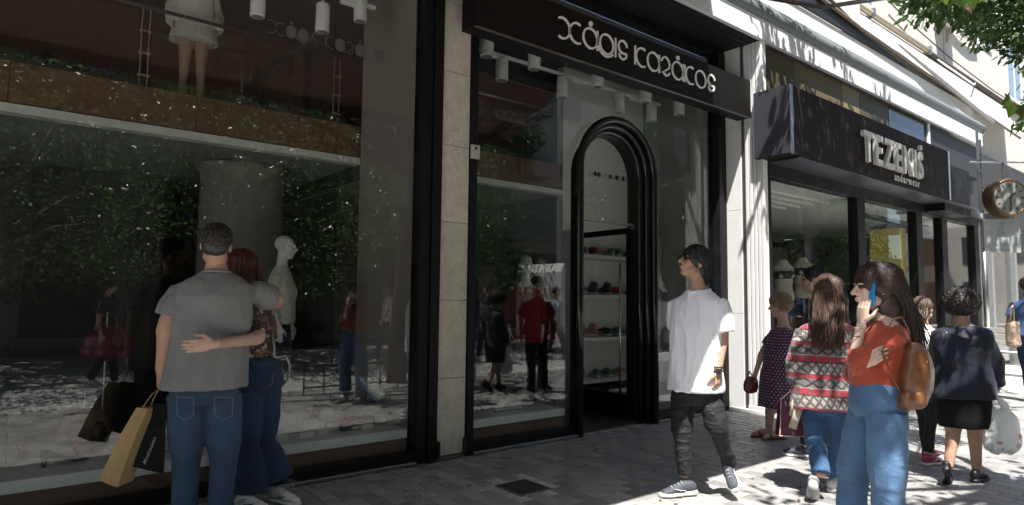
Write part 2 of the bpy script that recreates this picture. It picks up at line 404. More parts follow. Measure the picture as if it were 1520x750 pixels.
# panes over the arch: outline cut round the portal
CX, SPR, RO = 5.32, 2.82, .655
arc = [(CX-RO*math.cos(t), SPR+RO*math.sin(t)) for t in [math.pi*i/24 for i in range(25)]]
L_ = [(4.662, 4.66)]+[(4.662, SPR)]+arc[1:13]+[(CX, 4.66)]
SB('pane', MB().poly(L_, (.045, .053)), GLASS)
R_ = [(CX+.004, 4.66)]+[(CX+.004, SPR+RO)]+arc[13:24]+[(5.978, SPR), (5.978, 4.66)]
SB('pane', MB().poly(R_, (.045, .053)), GLASS)
# portal: three round black mouldings stepping in
for r_, y_ in ((.612, -.03), (.558, .035), (.504, .10)):
    pts = [(CX-r_, y_, .0), (CX-r_, y_, 1.4), (CX-r_, y_, SPR)]+[(CX-r_*math.cos(math.pi*i/28), y_, SPR+r_*math.sin(math.pi*i/28)) for i in range(1, 28)]+[(CX+r_, y_, SPR), (CX+r_, y_, 1.4), (CX+r_, y_, 0)]
    SB('arch_moulding', MB().tube(pts, .043, 14, up=(0, 1, 0)), M('arch_gloss', (.010, .010, .011), .16, .05), smooth=True)
SB('arch_reveal', MB().add(*(lambda q: ([(x, .12, z) for x, z in q]+[(x, .26, z) for x, z in q], [(i, i+1, i+1+len(q), i+len(q)) for i in range(len(q)-1)]))([(CX-.47, 0), (CX-.47, SPR)]+[(CX-.47*math.cos(math.pi*i/20), SPR+.47*math.sin(math.pi*i/20)) for i in range(1, 20)]+[(CX+.47, SPR), (CX+.47, 0)])), BLACKM)
# fixed fanlight and the door standing open inward
fan = SB('fanlight', MB().poly([(CX-.46, 2.31), (CX+.46, 2.31), (CX+.46, SPR)]+[(CX+.46*math.cos(math.pi*i/20), SPR+.46*math.sin(math.pi*i/20)) for i in range(1, 20)]+[(CX-.46, SPR)], (.15, .158)), GLASS)
SB('rail', MB().box((CX-.46, .14, 2.285), (CX+.46, .17, 2.309)), STEEL, fan)
dx = CX+.43
door = SB('door', MB().box((dx, .17, .01), (dx+.045, .25, 2.27), .003).box((dx, 1.00, .01), (dx+.045, 1.06, 2.27), .003).box((dx+.002, .25, 2.20), (dx+.043, 1.0, 2.268)).box((dx+.002, .25, .012), (dx+.043, 1.0, .30)), BLACK)
SB('door_pane', MB().box((dx+.018, .252, .302), (dx+.026, .998, 2.198)), GLASS, door)
SB('handle', MB().tube([(dx-.05, .30, .25), (dx-.05, .30, 1.85)], .013, 10).tube([(dx, .30, .45), (dx-.05, .30, .45)], .009, 8).tube([(dx, .30, 1.65), (dx-.05, .30, 1.65)], .009, 8), CHROME, door, smooth=True)
SB('hinge', MB().box((dx-.004, .14, 2.245), (dx+.05, .20, 2.283), .004), STEEL, door)
# intercom on the frame
al = thing('alarm_box', 'small pale alarm box fixed to the black window frame', 'box', (3.322, -.05, 2.76))
obj('case', MB().box((-.045, -.03, -.065), (.045, 0, .065), .006), M('aged_plastic', (.42, .40, .36), .5), al); obj('lens', MB().lathe([(.0, -.034), (.012, -.033), (.013, -.029)], (0, 0, .03), 12, 'y'), BLACK, al)
# soffit, band above the sign, slab edge
SB('soffit', MB().box((-8, -.50, 4.79), (7.53, .3, 4.90)), BLACKM)
for i in range(5): SB('soffit_rib', MB().box((-8, -.12-.09*i, 4.776), (7.44, -.09-.09*i, 4.789)), BLACKM)
SB('transom_panel', MB().box((3.37, .10, 4.40), (7.23, .16, 4.655)), GREYP)
# interior shell
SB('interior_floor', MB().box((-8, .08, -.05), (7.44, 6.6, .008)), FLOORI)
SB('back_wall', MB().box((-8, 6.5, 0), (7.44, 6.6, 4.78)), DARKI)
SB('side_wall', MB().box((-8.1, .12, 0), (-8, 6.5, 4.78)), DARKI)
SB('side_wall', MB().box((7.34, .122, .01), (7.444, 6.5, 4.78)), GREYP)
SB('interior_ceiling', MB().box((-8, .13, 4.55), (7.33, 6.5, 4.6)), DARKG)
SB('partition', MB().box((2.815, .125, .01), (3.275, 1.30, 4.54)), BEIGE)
SB('wall_panel', MB().box((5.70, 1.302, .01), (7.33, 1.42, 4.54)), M('interior_white_wall', (.72, .71, .69), .7, .04, 3))
SB('wall_panel', MB().box((3.30, 6.3, .01), (5.70, 6.4, 4.54)), DARKG)
for x0, x1 in ((-8, 2.81), (3.30, 5.695)):
    mz = SB('mezzanine', MB().box((x0, 1.34, 2.86), (x1, 6.49, 3.12)), DARKG)
    k = x0
    while k < x1-.01:
        k2 = min(k+1.32, x1); SB('fascia_board', MB().box((k+.003, 1.305, 2.87), (k2-.003, 1.338, 3.19), .002), BROWN, mz); k = k2
    SB('cornice', MB().box((x0, 1.30, 2.79), (x1, 1.42, 2.858)), M('cornice_white', (.62, .62, .60), .6), mz)
    SB('underside', MB().box((x0, 1.42, 2.80), (x1, 6.4, 2.845)), M('underside_grey', (.22, .22, .23), .7), mz)
# round column and mezzanine rail
SB('column', MB().lathe([(.42, .01), (.42, 2.72), (.50, 2.785)], (1.95, 2.4, 0), 36), M('column_paint', (.20, .185, .17), .6), smooth=True)
rail = SB('mezzanine_rail', MB().tube([(-8, 1.47, 3.95), (2.80, 1.47, 3.95)], .018, 8), STEEL, smooth=True)
for x in (-3.2, -1.2, .83, 2.6):
    SB('baluster', MB().tube([(x-.03, 1.47, 3.13), (x-.03, 1.47, 3.93)], .008, 8).tube([(x+.03, 1.47, 3.13), (x+.03, 1.47, 3.93)], .008, 8).box((x-.05, 1.46, 3.32), (x+.05, 1.48, 3.34)).box((x-.05, 1.46, 3.52), (x+.05, 1.48, 3.54)).box((x-.05, 1.46, 3.72), (x+.05, 1.48, 3.74)), CHROME, rail)
for x0, x1 in ((-8, -3.25), (-3.15, -1.25), (-1.15, .78), (.88, 2.55)): SB('rail_pane', MB().box((x0, 1.466, 3.20), (x1, 1.474, 3.90)), GLASST, rail)
rail2 = SB('mezzanine_rail', MB().tube([(3.32, 1.47, 3.95), (5.69, 1.47, 3.95)], .018, 8), STEEL, smooth=True)
SB('rail_pane', MB().box((3.34, 1.466, 3.20), (5.68, 1.474, 3.90)), GLASST, rail2)
for x in (4.4, 5.3): SB('upper_cabinet', MB().box((x-.4, 3.0, 3.13), (x+.45, 3.5, 4.5), .01), DARKG)
# display platforms in the windows
PLATF = M('platform_white', (.80, .82, .80), .35, .06, 4)
for x0, x1, y1 in ((-8, 2.77, 1.28), (3.38, 4.63, 1.25), (6.04, 7.22, .80)):
    pl = SB('display_platform', MB().box((x0, .10, .20), (x1, y1, .278), .006), PLATF)
    SB('kickboard', MB().box((x0, .13, .012), (x1, .17, .198)), BROWN, pl)
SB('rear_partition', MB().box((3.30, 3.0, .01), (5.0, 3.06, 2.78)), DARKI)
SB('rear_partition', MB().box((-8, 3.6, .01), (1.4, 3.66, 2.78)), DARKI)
# shelf wall behind the door
SHW = M('shelf_white', (.55, .55, .54), .5)
shv = thing('shelf_unit', 'white wall shelves of trainers seen through the open arched door', 'shelf', (6.6, 1.15, .01))
for z in (.34, .88, 1.43, 1.95): obj('shelf', MB().box((-.88, -.17, z-.01), (.72, .149, z+.035), .003), SHW, shv)
for x in (-.90, .73): obj('side_panel', MB().box((x-.018, -.16, 0), (x+.018, .149, 2.3)), SHW, shv)
obj('plinth', MB().box((-.88, -.15, 0), (.70, .149, .28)), BLACKM, shv)
# upper wall of the building
SB('upper_wall', MB().box((-8, .0, 4.91), (7.45, .3, 6.6)), WALLW)
SB('roof_slab', MB().box((-8, .31, 4.62), (7.45, 8, 4.76)), CONC)

# white marble pier between the shops
pier = thing('marble_pier', 'bright white marble pier between the two shop fronts', 'pillar', (7.5, -.27, 0))
def PB(name, mb, mat, **k): return obj(name, local(pier, mb), mat, pier, **k)
PB('core', MB().box((7.49, -.53, .05), (7.58, .30, 4.785)), MARBLE)
for z0, z1 in ((.05, 1.25), (1.254, 2.6), (2.604, 3.72), (3.724, 4.785)): PB('marble_slab', MB().box((7.448, -.235, z0), (7.489, -.005, z1), .003), MARBLE)
PB('channel', MB().box((7.462, -.265, .05), (7.489, -.238, 4.785)), STEEL)
for i, y in enumerate((-.315, -.37, -.425, -.48)): PB('flute', MB().box((7.452-.003*(i % 2), y-.024, .10), (7.489, y+.024, 4.785), .008), MARBLE)
PB('flute', MB().box((7.446, -.545, .10), (7.489, -.508, 4.785), .004), MARBLE)
PB('plinth', MB().box((7.43, -.56, 0), (7.60, -.0, .048), .006), MARBLE)
PB('plinth_block', MB().box((7.44, -.55, .05), (7.488, -.29, .098), .006), MARBLE)

# ------------------------------------------------------------------ lettering by strokes
def stroke_letters(word, size, w, depth, filled=False):
    """round-bowled monoline letters; returns list of (name, MB) in x-right, z-up, facing -y, and total width"""
    def arc_(cx, cz, r, a0, a1, n=22): return [(cx+r*math.cos(R(a0+(a1-a0)*i/n)), cz+r*math.sin(R(a0+(a1-a0)*i/n))) for i in range(n+1)]
    r = .5; G = {}
    G['X'] = ([arc_(0, .5, .5, 118, -118), arc_(.985, .5, .5, 62, 298)], [], 1.25, -.25)
    G['a'] = ([arc_(.5, .5, .5, 0, 360), [(1.0, 1.0), (1.0, 0)]], [(.5, .5)], 1.0, 0)
    G['A'] = ([arc_(.5, .5, .5, 0, 360), [(1.0, 1.0), (1.0, 0)]], [(.5, .5), (.52, 1.24, .13)], 1.0, 0)
    G['r'] = ([arc_(.5, .5, .5, 0, 360), arc_(.5, .5, .63, 200, 318)], [(.5, .5)], 1.0, 0)
    G['i'] = ([[(0, 1.0), (0, 0)]], [], 0, 0)
    G['s'] = ([arc_(.40, .67, .33, 8, 255), [(.32, .345), (.52, .335), (.66, .345)], arc_(.39, .31, .28, 8, -172)], [], .75, 0)
    G['k'] = ([[(0, 1.0), (0, 0)], arc_(.58, .5, .5, 62, 298)], [], .85, 0)
    G['z'] = ([arc_(.37, .64, .36, 165, -35), [(.665, .433), (.10, .10)], arc_(.45, .30, .30, 200, 340)], [], .8, 0)
    G['o'] = ([arc_(.5, .5, .5, 0, 360)], [(.5, .5)], 1.0, 0)
    gap = .17; x = 0; out = []
    for ch in word:
        if ch == ' ': x += .45; continue
        st, dots, adv, off = G[ch]; mb = MB()
        if ch == 'X': x += .25
        for p in st:
            n = len(p); vs = []; 
            for i, q in enumerate(p):
                a = p[max(i-1, 0)]; b = p[min(i+1, n-1)]
                if ch in 'aAro' and n > 5 and i in (0, n-1) and abs(p[0][0]-p[-1][0]) < 1e-6: a, b = p[-2], p[1]
                t = Vector((b[0]-a[0], b[1]-a[1])).normalized(); nn = Vector((-t.y, t.x))*w/2/size
                for s_ in (1, -1):
                    for dd in (0, -depth): vs.append(((x+q[0]+s_*nn.x)*size, dd, (q[1]+s_*nn.y)*size))
            fs = []
            for i in range(n-1):
                o = 4*i; fs += [(o+1, o+3, o+7, o+5), (o, o+4, o+6, o+2), (o, o+1, o+5, o+4), (o+2, o+6, o+7, o+3)]
            fs += [(0, 2, 3, 1), (4*n-4, 4*n-3, 4*n-1, 4*n-2)]; mb.add(vs, fs)
        for d in dots:
            if len(d) == 2 and not filled: continue
            rr = d[2] if len(d) == 3 else .46; zz = .0012 if len(d) == 2 else 0
            pts = [((x+d[0]+rr*math.cos(2*math.pi*i/24))*size, (d[1]+rr*math.sin(2*math.pi*i/24))*size) for i in range(24)]
            mb.poly(pts, (-depth-zz, 0))
        out.append(('letter', mb)); x += adv+gap
    return out, (x-gap)*size
NAMEW = 'XAris kazAkos'
# black sign box with white letters
sign = thing('shop_sign', 'long black sign box with thin white round letters above the arched door', 'sign', (3.06, -.40, 3.785))
obj('box', MB().box((0, 0, 0), (4.375, .20, .49), .004), M('sign_black', (.008, .0075, .0075), .5, .15, 3, spec=.2), sign)
obj('bottom_edge', MB().box((0.01, -.004, -.012), (4.37, .02, -.0005)), STEEL, sign)
for x in (.5, 2.2, 3.9): obj('bracket', MB().box((x, .202, .10), (x+.05, .397, .35)), BLACKM, sign)
ls, tw = stroke_letters(NAMEW, .205, .0195, .014)
LW = M('letter_white', (.80, .80, .79), .5, .02); 
lx0, lx1 = .98, 3.56
for nm, mb in ls:
    mb.v = [(v[0]*(lx1-lx0)/tw+lx0, v[1]-.0035, v[2]+.155) for v in mb.v]; obj(nm, mb, LW, sign)
# vinyl lettering on the panes, and one painted reflection of it
def decal(x0, x1, y, z, size, label, mat, parent=None):
    ls, tw = stroke_letters(NAMEW, size, size*.07, .0012, True); big = MB()
    t = thing('glass_lettering', label, 'lettering', (x0, y, z))
    for nm, mb in ls: mb.v = [(v[0]*(x1-x0)/tw, v[1], v[2]) for v in mb.v]; obj(nm, mb, mat, t)
VIN = M('black_vinyl', (.006, .006, .006), .5, .05)
decal(-.60, .44, 1.4645, 3.27, .088, 'large black vinyl lettering on the glass balustrade at the mezzanine edge', VIN)
decal(1.66, 2.72, 1.4645, 3.27, .088, 'small black vinyl lettering on the balustrade beside the greige partition', VIN)
decal(5.01, 5.66, .1485, 2.80, .052, 'tiny black vinyl lettering across the fanlight of the arched door', VIN)
decal(1.45, 2.5, .0435, 3.42, .10, 'faint painted reflection of the lettering high on the left window pane', M('lettering_reflection', (.10, .095, .09), .8))  # mirror ghost of the shop name put in as grey letters

# ------------------------------------------------------------------ fascia and awning run above both shops
fas = thing('awning_cassette', 'long white awning valance with grey roll running above both shops', 'awning', (9, -.5, 4.79))
def FB(name, mb, mat, **k): return obj(name, local(fas, mb), mat, fas, **k)
xs = [-8, -4, 0, 4, 7.6, 10.5, 13.4, 16.2]
for a, b in zip(xs[:-1], xs[1:]): FB('valance', MB().box((a+.003, -.565, 4.785), (b-.003, -.512, 5.06), .004), M('valance_white', (.62, .63, .65), .6, .06, 4, stretch=(6, 1, .6)))
ROLL_ = M('awning_roll_grey_shaded', (.13, .145, .145), .6, .1, 3, stretch=(.4, 3, 3))  # grey roll, darkened further to stand for its shade
FB('roll', MB().tube([(-8, -.50, 5.16), (16.25, -.50, 5.16)], (.13, .10), 18, up=(0, 0, 1)), ROLL_, smooth=True)
FB('roll_hood', MB().poly([(-.60, 5.20), (-.55, 5.30), (-.1, 5.36), (-.002, 5.36), (-.002, 5.32), (-.54, 5.26)], (-8, 16.22), 'x'), ROLL_)
FB('end_cap', MB().lathe([(.0, 16.252), (.12, 16.252), (.13, 16.27), (.0, 16.28)], (0, -.50, 5.16), 16, 'x'), STEEL)
def font_mesh(txt, size, depth, bold=0, name='letter', shear=0):
    cu = bpy.data.curves.new('t', 'FONT'); cu.body = txt; cu.size = size; cu.extrude = depth/2; cu.offset = bold; cu.resolution_u = 3; cu.shear = shear
    o = bpy.data.objects.new('t', cu); COL.objects.link(o); dg = bpy.context.evaluated_depsgraph_get()
    me = bpy.data.meshes.new_from_object(o.evaluated_get(dg), depsgraph=dg); me.name = name
    bpy.data.objects.remove(o); bpy.data.curves.remove(cu); me.materials.clear()
    return me
def text_letters(txt, x, y, z, size, depth, mat, parent, bold=0, gap=.02, sx=1.0, rot=None, offset=None):
    """separate upright letters facing -y in parent space, returns end x"""
    for ch in txt:
        if ch == ' ': x += size*.35*sx; continue
        me = font_mesh(ch, size, depth, bold); co = coords(me)
        if len(co) == 0: continue
        x0, x1 = co[:, 0].min(), co[:, 0].max()
        new = np.stack([(co[:, 0]-x0)*sx+x, y-co[:, 2]-depth/2, co[:, 1]+z], 1)
        if rot is not None: new = np.array([rot @ Vector(v) for v in new])
        if offset is not None: new = new+np.array(offset)
        setco(me, new); obj('letter', me, mat, parent); x += (x1-x0)*sx+gap
    return x

# second shop -------------------------------------------------------------------
tz = thing('underwear_shop_building', 'black fronted underwear shop with glass windows beyond the white pier', 'building', (11.5, -.5, 0))
def TB(name, mb, mat, parent=None, **k): return obj(name, local(tz, mb), mat, parent or tz, **k)
for a, b in ((7.585, 7.66), (10.15, 10.42), (12.47, 12.75), (13.70, 13.98), (15.55, 15.80)):
    TB('mullion', MB().box((a, -.53, 0), (b, -.38, 3.02), .004), BLACK)
for a, b in ((7.66, 10.15), (10.42, 12.47), (12.75, 13.70), (13.98, 15.55)):
    TB('pane', MB().box((a, -.46, .08), (b, -.452, 3.02)), GLASST)
    TB('base_rail', MB().box((a, -.51, 0), (b, -.40, .078), .003), BLACK)
TB('head_rail', MB().box((7.585, -.54, 3.024), (15.8, -.38, 3.19), .004), BLACK)
TB('canopy_soffit', MB().box((7.60, -.94, 3.192), (15.8, -.38, 3.21)), M('soffit_dark', (.05, .055, .07), .35))
TB('transom_bar', MB().box((10.43, -.449, 2.76), (12.46, -.40, 2.84), .003), BLACK)
TB('upper_front', MB().box((7.60, -.44, 4.06), (16.2, -.38, 4.78)), BLACKM)
for i, (a, b, c) in enumerate(((7.60, 8.45, (.075, .055, .03)), (8.46, 9.9, (.13, .10, .055)), (9.91, 10.5, (.24, .19, .10)), (10.51, 11.6, (.09, .07, .045)), (13.2, 16.1, (.03, .03, .032)))):
    TB('cladding_panel', MB().box((a, -.46, 4.085), (b, -.442, 4.775), .003), M('cladding_%d' % i, c, .5, .1, 2))
TB('upper_pane', MB().box((11.62, -.462, 4.085), (13.19, -.45, 4.775)), M('dark_mirror_pane', (.02, .02, .02), .03, 0, spec=.9))
TB('lit_strip', MB().box((13.30, -.50, 4.1), (13.38, -.464, 4.78)), M('strip_white', (.8, .8, .82), .4))
TB('interior_floor', MB().box((7.6, -.38, -.02), (15.8, 4.2, .012)), M('light_floor', (.30, .29, .27), .3))
TB('interior_ceiling', MB().box((7.6, -.37, 3.03), (15.8, 4.2, 3.08)), WHITEP)
for i in range(7): TB('ceiling_slat', MB().box((7.7, .0+.25*i, 2.995), (10.4, .06+.25*i, 3.028)), WHITEP)
TB('back_wall', MB().box((7.6, 4.1, 0), (15.8, 4.2, 3.08)), M('tz_wall', (.16, .16, .155), .7))
TB('side_wall', MB().box((7.585, -.37, .02), (7.64, 4.1, 3.02)), M('tz_side', (.25, .26, .25), .7))
TB('side_wall', MB().box((15.75, -.37, .02), (15.8, 4.1, 3.02)), M('tz_side2', (.08, .07, .06), .7))
TB('display_beam', MB().box((7.65, .9, 2.45), (10.6, 1.0, 2.60)), BLACKM)
TB('fitting_partition', MB().box((10.3, 1.8, .02), (12.4, 1.86, 2.5)), DARKI)
TB('fitting_post', MB().box((8.6, 1.3, .02), (8.7, 1.4, 2.45)), GREYP)
TB('yellow_column', MB().box((12.22, -.35, .015), (12.46, .15, 2.74), .004), M('yellow_paint', (.70, .56, .02), .5, .05))
TB('brown_panel', MB().box((14.05, .10, .02), (15.7, .14, 2.75)), M('brown_poster', (.13, .07, .03), .4, .2, 2))
TB('white_panel', MB().box((14.05, .09, 2.76), (15.7, .14, 3.0)), GREYP)
TB('upper_building', MB().box((7.46, .0, 4.79), (13.0, .3, 6.9)), WALLW)
TB('upper_building', MB().box((13.003, .0, 4.79), (15.9, .3, 10.2)), WALLW)
roofb = TB('roof_slab', MB().box((7.6, .31, 4.7), (15.8, 8, 4.78)), CONC)
ts = thing('shop_sign', 'deep black sign box with bold pale capital letters above the underwear shop', 'sign', (7.38, -.95, 3.22))
obj('box', MB().box((0, 0, 0), (5.46, .485, .86), .006), M('sign_brown_black', (.022, .0165, .014), .6, .12, 2, spec=.08), ts)
obj('corner_trim', MB().box((-.006, -.006, -.002), (.07, .0015, .862)), M('trim_alu', (.32, .33, .40), .3, metal=.8), ts)
obj('end_trim', MB().box((5.40, -.006, -.002), (5.468, .002, .862)), M('trim_bright', (.70, .74, .80), .3, metal=.5), ts)
obj('side_panel', MB().box((-.004, .01, .006), (-.0005, .48, .854)), M('sign_side_navy', (.045, .047, .06), .4), ts)
obj('lower_box', MB().box((5.49, .10, -.16), (6.85, .5, .70), .004), BLACK, ts)
CREAM = M('letter_cream', (.58, .56, .51), .5, .03)
text_letters('TEZENIS', 1.93, -.0065, .20, .60, .05, CREAM, ts, .012, .055, .90)
obj('letter_dot', MB().box((3.99, -.055, .66), (4.07, -.007, .73)), CREAM, ts)
text_letters('underwear', 3.05, -.0065, .05, .175, .012, CREAM, ts, .001, .045, .9)

# ------------------------------------------------------------------ upper facade, canopy two, next building
up = thing('apartment_building', 'pale plastered apartment house with awning and air conditioner above the shops', 'building', (18, 0, 0))
def UB(name, mb, mat, parent=None, **k): return obj(name, local(up, mb), mat, parent or up, **k)
UB('wall', MB().box((15.92, -.02, 4.80), (40, .4, 10.2)), M('pale_plaster', (.52, .50, .46), .85, .05, 2))
UB('ledge', MB().box((7.6, -.30, 5.42), (16.6, -.001, 5.78), .01), M('ledge_white', (.66, .65, .63), .8, .06, 2))
UB('gutter_pipe', MB().tube([(9, -.07, 6.66), (14.8, -.07, 6.66)], .055, 12), M('beige_tube', (.44, .38, .27), .5), smooth=True)
UB('gutter_pipe', MB().tube([(14.8, -.06, 6.64), (40, -.06, 6.60)], .06, 12), M('dark_gutter', (.07, .06, .055), .5), smooth=True)
for x in (12.0, 14.7): UB('pipe_clip', MB().box((x, -.14, 6.58), (x+.06, .0, 6.74)), STEEL)
UB('cable', MB().tube([(12.5, -.06, 7.2), (14, -.08, 6.98), (16, -.09, 6.82), (19, -.08, 6.75), (22, -.07, 6.8)], .012, 6), BLACKM, smooth=True)
UB('cable', MB().tube([(15.2, -.08, 6.6), (15.6, -.3, 6.35), (16.6, -.35, 6.28), (17.6, -.1, 6.6)], .018, 6), WHITEP, smooth=True)
for x0, x1, z0, z1 in ((16.7, 17.75, 7.85, 9.4), (18.0, 19.2, 7.85, 9.4), (20.5, 21.7, 6.95, 9.0)):
    w = UB('window', MB().box((x0, -.045, z0), (x1, -.021, z1)), M('dusk_pane', (.22, .30, .38), .1, .1, 1))
    UB('window_frame', MB().box((x0-.07, -.06, z0-.07), (x0, -.02, z1+.07)).box((x1, -.06, z0-.07), (x1+.07, -.02, z1+.07)).box((x0, -.06, z0-.07), (x1, -.02, z0)).box(((x0+x1)/2-.03, -.06, z0), ((x0+x1)/2+.03, -.046, z1)), WHITEP, w)
can = thing('awning_canopy', 'pale sloping awning canvas with black shade wedge under the eaves', 'awning', (14, -.4, 5.8))
def NB(name, mb, mat, **k): return obj(name, local(can, mb), mat, can, **k)
for a, b in ((10.9, 12.6), (12.603, 14.3), (14.303, 16.0), (16.003, 17.9), (17.903, 20)):
    za, zb = 5.98-(a-10.9)*.035, 5.98-(b-10.9)*.035
    NB('canvas_panel', MB().add([(a, -.36, za), (b, -.36, zb), (b, -.05, 6.56), (a, -.05, 6.56), (a, -.355, za-.01), (b, -.355, zb-.01), (b, -.045, 6.55), (a, -.045, 6.55)], [(0, 1, 2, 3), (7, 6, 5, 4), (0, 4, 5, 1), (2, 6, 7, 3), (1, 5, 6, 2), (0, 3, 7, 4)]), CANVAS)
NB('front_bar', MB().tube([(9.4, -.36, 6.06), (10.9, -.36, 5.96), (20, -.36, 5.64)], .028, 8), M('bar_brown', (.16, .12, .09), .5), smooth=True)
NB('fold', MB().tube([(12.4, -.37, 6.10), (14, -.42, 5.90), (17.6, -.42, 5.60)], [(.02, .035), (.03, .07), (.02, .05)], 8), M('canvas_fold_shade', (.42, .41, .39), .8), smooth=True)  # shade of the fold put into a greyer canvas tone
NB('shade_wedge', MB().poly([(8.6, 6.50), (8.6, 5.79), (12.9, 5.79), (10.9, 5.93)], (-.33, -.30)), BLACKM)  # flat black plate stands in for the shaded gap
NB('canvas_panel', MB().poly([(8.2, 7.2), (8.2, 6.52), (10.9, 5.98), (10.9, 6.56)], (-.345, -.335)), CANVAS)
ac = thing('air_conditioner', 'air conditioner unit on brackets on the pale upper wall', 'air conditioner', (15.75, -.02, 7.50))
obj('case', MB().box((-.42, -.36, 0), (.42, -.08, .58), .015), M('ac_white', (.66, .65, .62), .5), ac)
obj('side_grille', MB().box((-.428, -.33, .06), (-.421, -.11, .52)), M('ac_dark', (.05, .06, .08), .5), ac)
obj('fan_guard', MB().lathe([(.0, -.372), (.20, -.372), (.21, -.361)], (.08, 0, .29), 24, 'y'), GREYP, ac)
for x in (-.3, .3): obj('bracket', MB().box((x-.02, -.38, -.04), (x+.02, 0, -.002)).box((x-.02, -.05, -.3), (x+.02, 0, -.04)), M('bracket_beige', (.38, .34, .28), .6), ac)
bn = thing('banner', 'small white cloth banner with blue lettering under the upper windows', 'banner', (17.1, -.12, 7.58))
obj('cloth', MB().add([(-.95, -.02, .02), (-.3, -.04, -.02), (.3, -.05, -.02), (.95, -.02, .03), (.95, -.0, .27), (.3, -.03, .22), (-.3, -.03, .22), (-.95, 0, .27), (-.95, -.01, .02), (-.3, -.03, -.02), (.3, -.04, -.02), (.95, -.01, .03), (.95, .01, .27), (.3, -.02, .22), (-.3, -.02, .22), (-.95, .01, .27)], [(0, 1, 6, 7), (1, 2, 5, 6), (2, 3, 4, 5), (8, 15, 14, 9), (9, 14, 13, 10), (10, 13, 12, 11), (0, 8, 9, 1), (1, 9, 10, 2), (2, 10, 11, 3), (4, 12, 13, 5), (5, 13, 14, 6), (6, 14, 15, 7), (3, 11, 12, 4), (0, 7, 15, 8)]), WHITEP, bn)
text_letters('ΕΝΟΙΚΙΑΖΕΤΑΙ', -.82, -.062, .07, .13, .003, M('ink_teal', (.08, .25, .33), .6), bn, .002, .03)
for x in (-.95, .95): obj('tie', MB().tube([(x, -.01, .2), (x*1.1, .08, .3)], .006, 6), GREYP, bn)

# shops further down the street
nx = thing('corner_shop_building', 'glass fronted shop with grey posts further down the street', 'building', (20, -.2, 0))
def XB(name, mb, mat, parent=None, **k): return obj(name, local(nx, mb), mat, parent or nx, **k)
for x in (16.0, 17.4, 19.2, 21.0, 22.8, 25, 28): XB('post', MB().box((x, -.32, 0), (x+.16, -.1, 3.3), .006), M('post_grey', (.20, .21, .21), .4))
XB('polished_post', MB().tube([(16.5, -.42, 0), (16.5, -.42, 3.0)], .05, 14), CHROME, smooth=True)
XB('head', MB().box((15.82, -.34, 3.3), (32, -.1, 4.79), .01), M('dark_band', (.035, .033, .032), .5))
for x in (16.17, 17.57, 19.37, 21.17, 22.97, 25.2): XB('pane', MB().box((x, -.22, .1), (x+1.2 if x < 17 else x+1.62, -.21, 3.29)), GLASST)
XB('back_wall', MB().box((15.83, 3.4, 0), (32, 3.5, 4.7)), DARKI); XB('interior_ceiling', MB().box((15.83, -.09, 3.3), (32, 3.4, 3.35)), GREYP)
XB('end_wall', MB().box((32, -.34, 0), (32.3, 3.5, 9.6)), WALLW)
XB('interior_floor', MB().box((15.83, -.09, -.02), (32, 3.4, .01)), FLOORI)
far = thing('apartment_building', 'distant pale apartment block closing the end of the street', 'building', (60, -4, 0))
fb = MB().box((0, -14, 0), (8, 14, 12)); obj('wall', fb, M('far_plaster', (.40, .37, .33), .9, .1, 1), far)
for j in range(8):
    for k in range(3):
        obj('window', MB().box((-.05, -13+3.4*j, 1+3.6*k), (-.004, -11.4+3.4*j, 3.2+3.6*k)), M('far_pane', (.05, .06, .07), .2), far)

# brown awning added above the view to shade the front; mirrored in the glass
aw = thing('shade_awning', 'brown canvas awning added out of view to shade the shoe shop front', 'awning', (-1, -.6, 5.1))
def AB(name, mb, mat, **k): return obj(name, local(aw, mb), mat, aw, **k)
AX = [-8+1.788*i for i in range(9)]
for a, b in zip(AX[:-1], [x-.004 for x in AX[1:]]):
    AB('canvas_panel', MB().add([(a, -.60, 5.10), (b, -.60, 5.10), (b, -3.12, 4.02), (a, -3.12, 4.02), (a, -.61, 5.08), (b, -.61, 5.08), (b, -3.12, 4.0), (a, -3.12, 4.0)], [(0, 1, 2, 3), (4, 7, 6, 5), (0, 4, 5, 1), (2, 6, 7, 3), (1, 5, 6, 2), (0, 3, 7, 4)]), CANVASD)
    AB('flap', MB().box((a, -3.145, 3.86), (b, -3.135, 4.02)), CANVASD)
AB('front_bar', MB().tube([(-8, -3.125, 4.03), (6.30, -3.125, 4.03)], .03, 10), STEEL, smooth=True)
for x in (-7, -2.5, 2.2, 5.9): AB('arm', MB().tube([(x, -.62, 4.98), (x+.35, -1.9, 4.36), (x, -3.1, 3.98)], .022, 8), STEEL, smooth=True)
# ------------------------------------------------------------------ trees
BARK = M('bark', (.085, .065, .05), .9, .3, 12, bump=.8, bscale=40, stretch=(3, 3, .6))
LEAF = M('leaf_dark', (.055, .10, .028), .34, .35, 2.5, fine=.25, bscale=9, trans=.42)
LEAFB = M('leaf_bright', (.10, .17, .03), .42, .25, 6, trans=.42)
def leaf_geo(kind):
    if kind == 'oval': return [(0, 0, 0), (.28, .35, .05), (.22, .8, .03), (0, 1.1, -.03), (-.22, .8, .03), (-.28, .35, .05)], [(0, 1, 2, 3), (0, 3, 4, 5)]
    # five-lobed
    p = [(0, 0), (.18, .12), (.62, .08), (.42, .32), (.72, .62), (.34, .60), (.0, 1.12), (-.34, .60), (-.72, .62), (-.42, .32), (-.62, .08), (-.18, .12)]
    return [(x, y, .10*abs(x)-.06*y*y) for x, y in p], [(0, 1, 2, 3), (0, 3, 4, 5), (0, 5, 6, 7), (0, 7, 8, 9), (0, 9, 10, 11)]
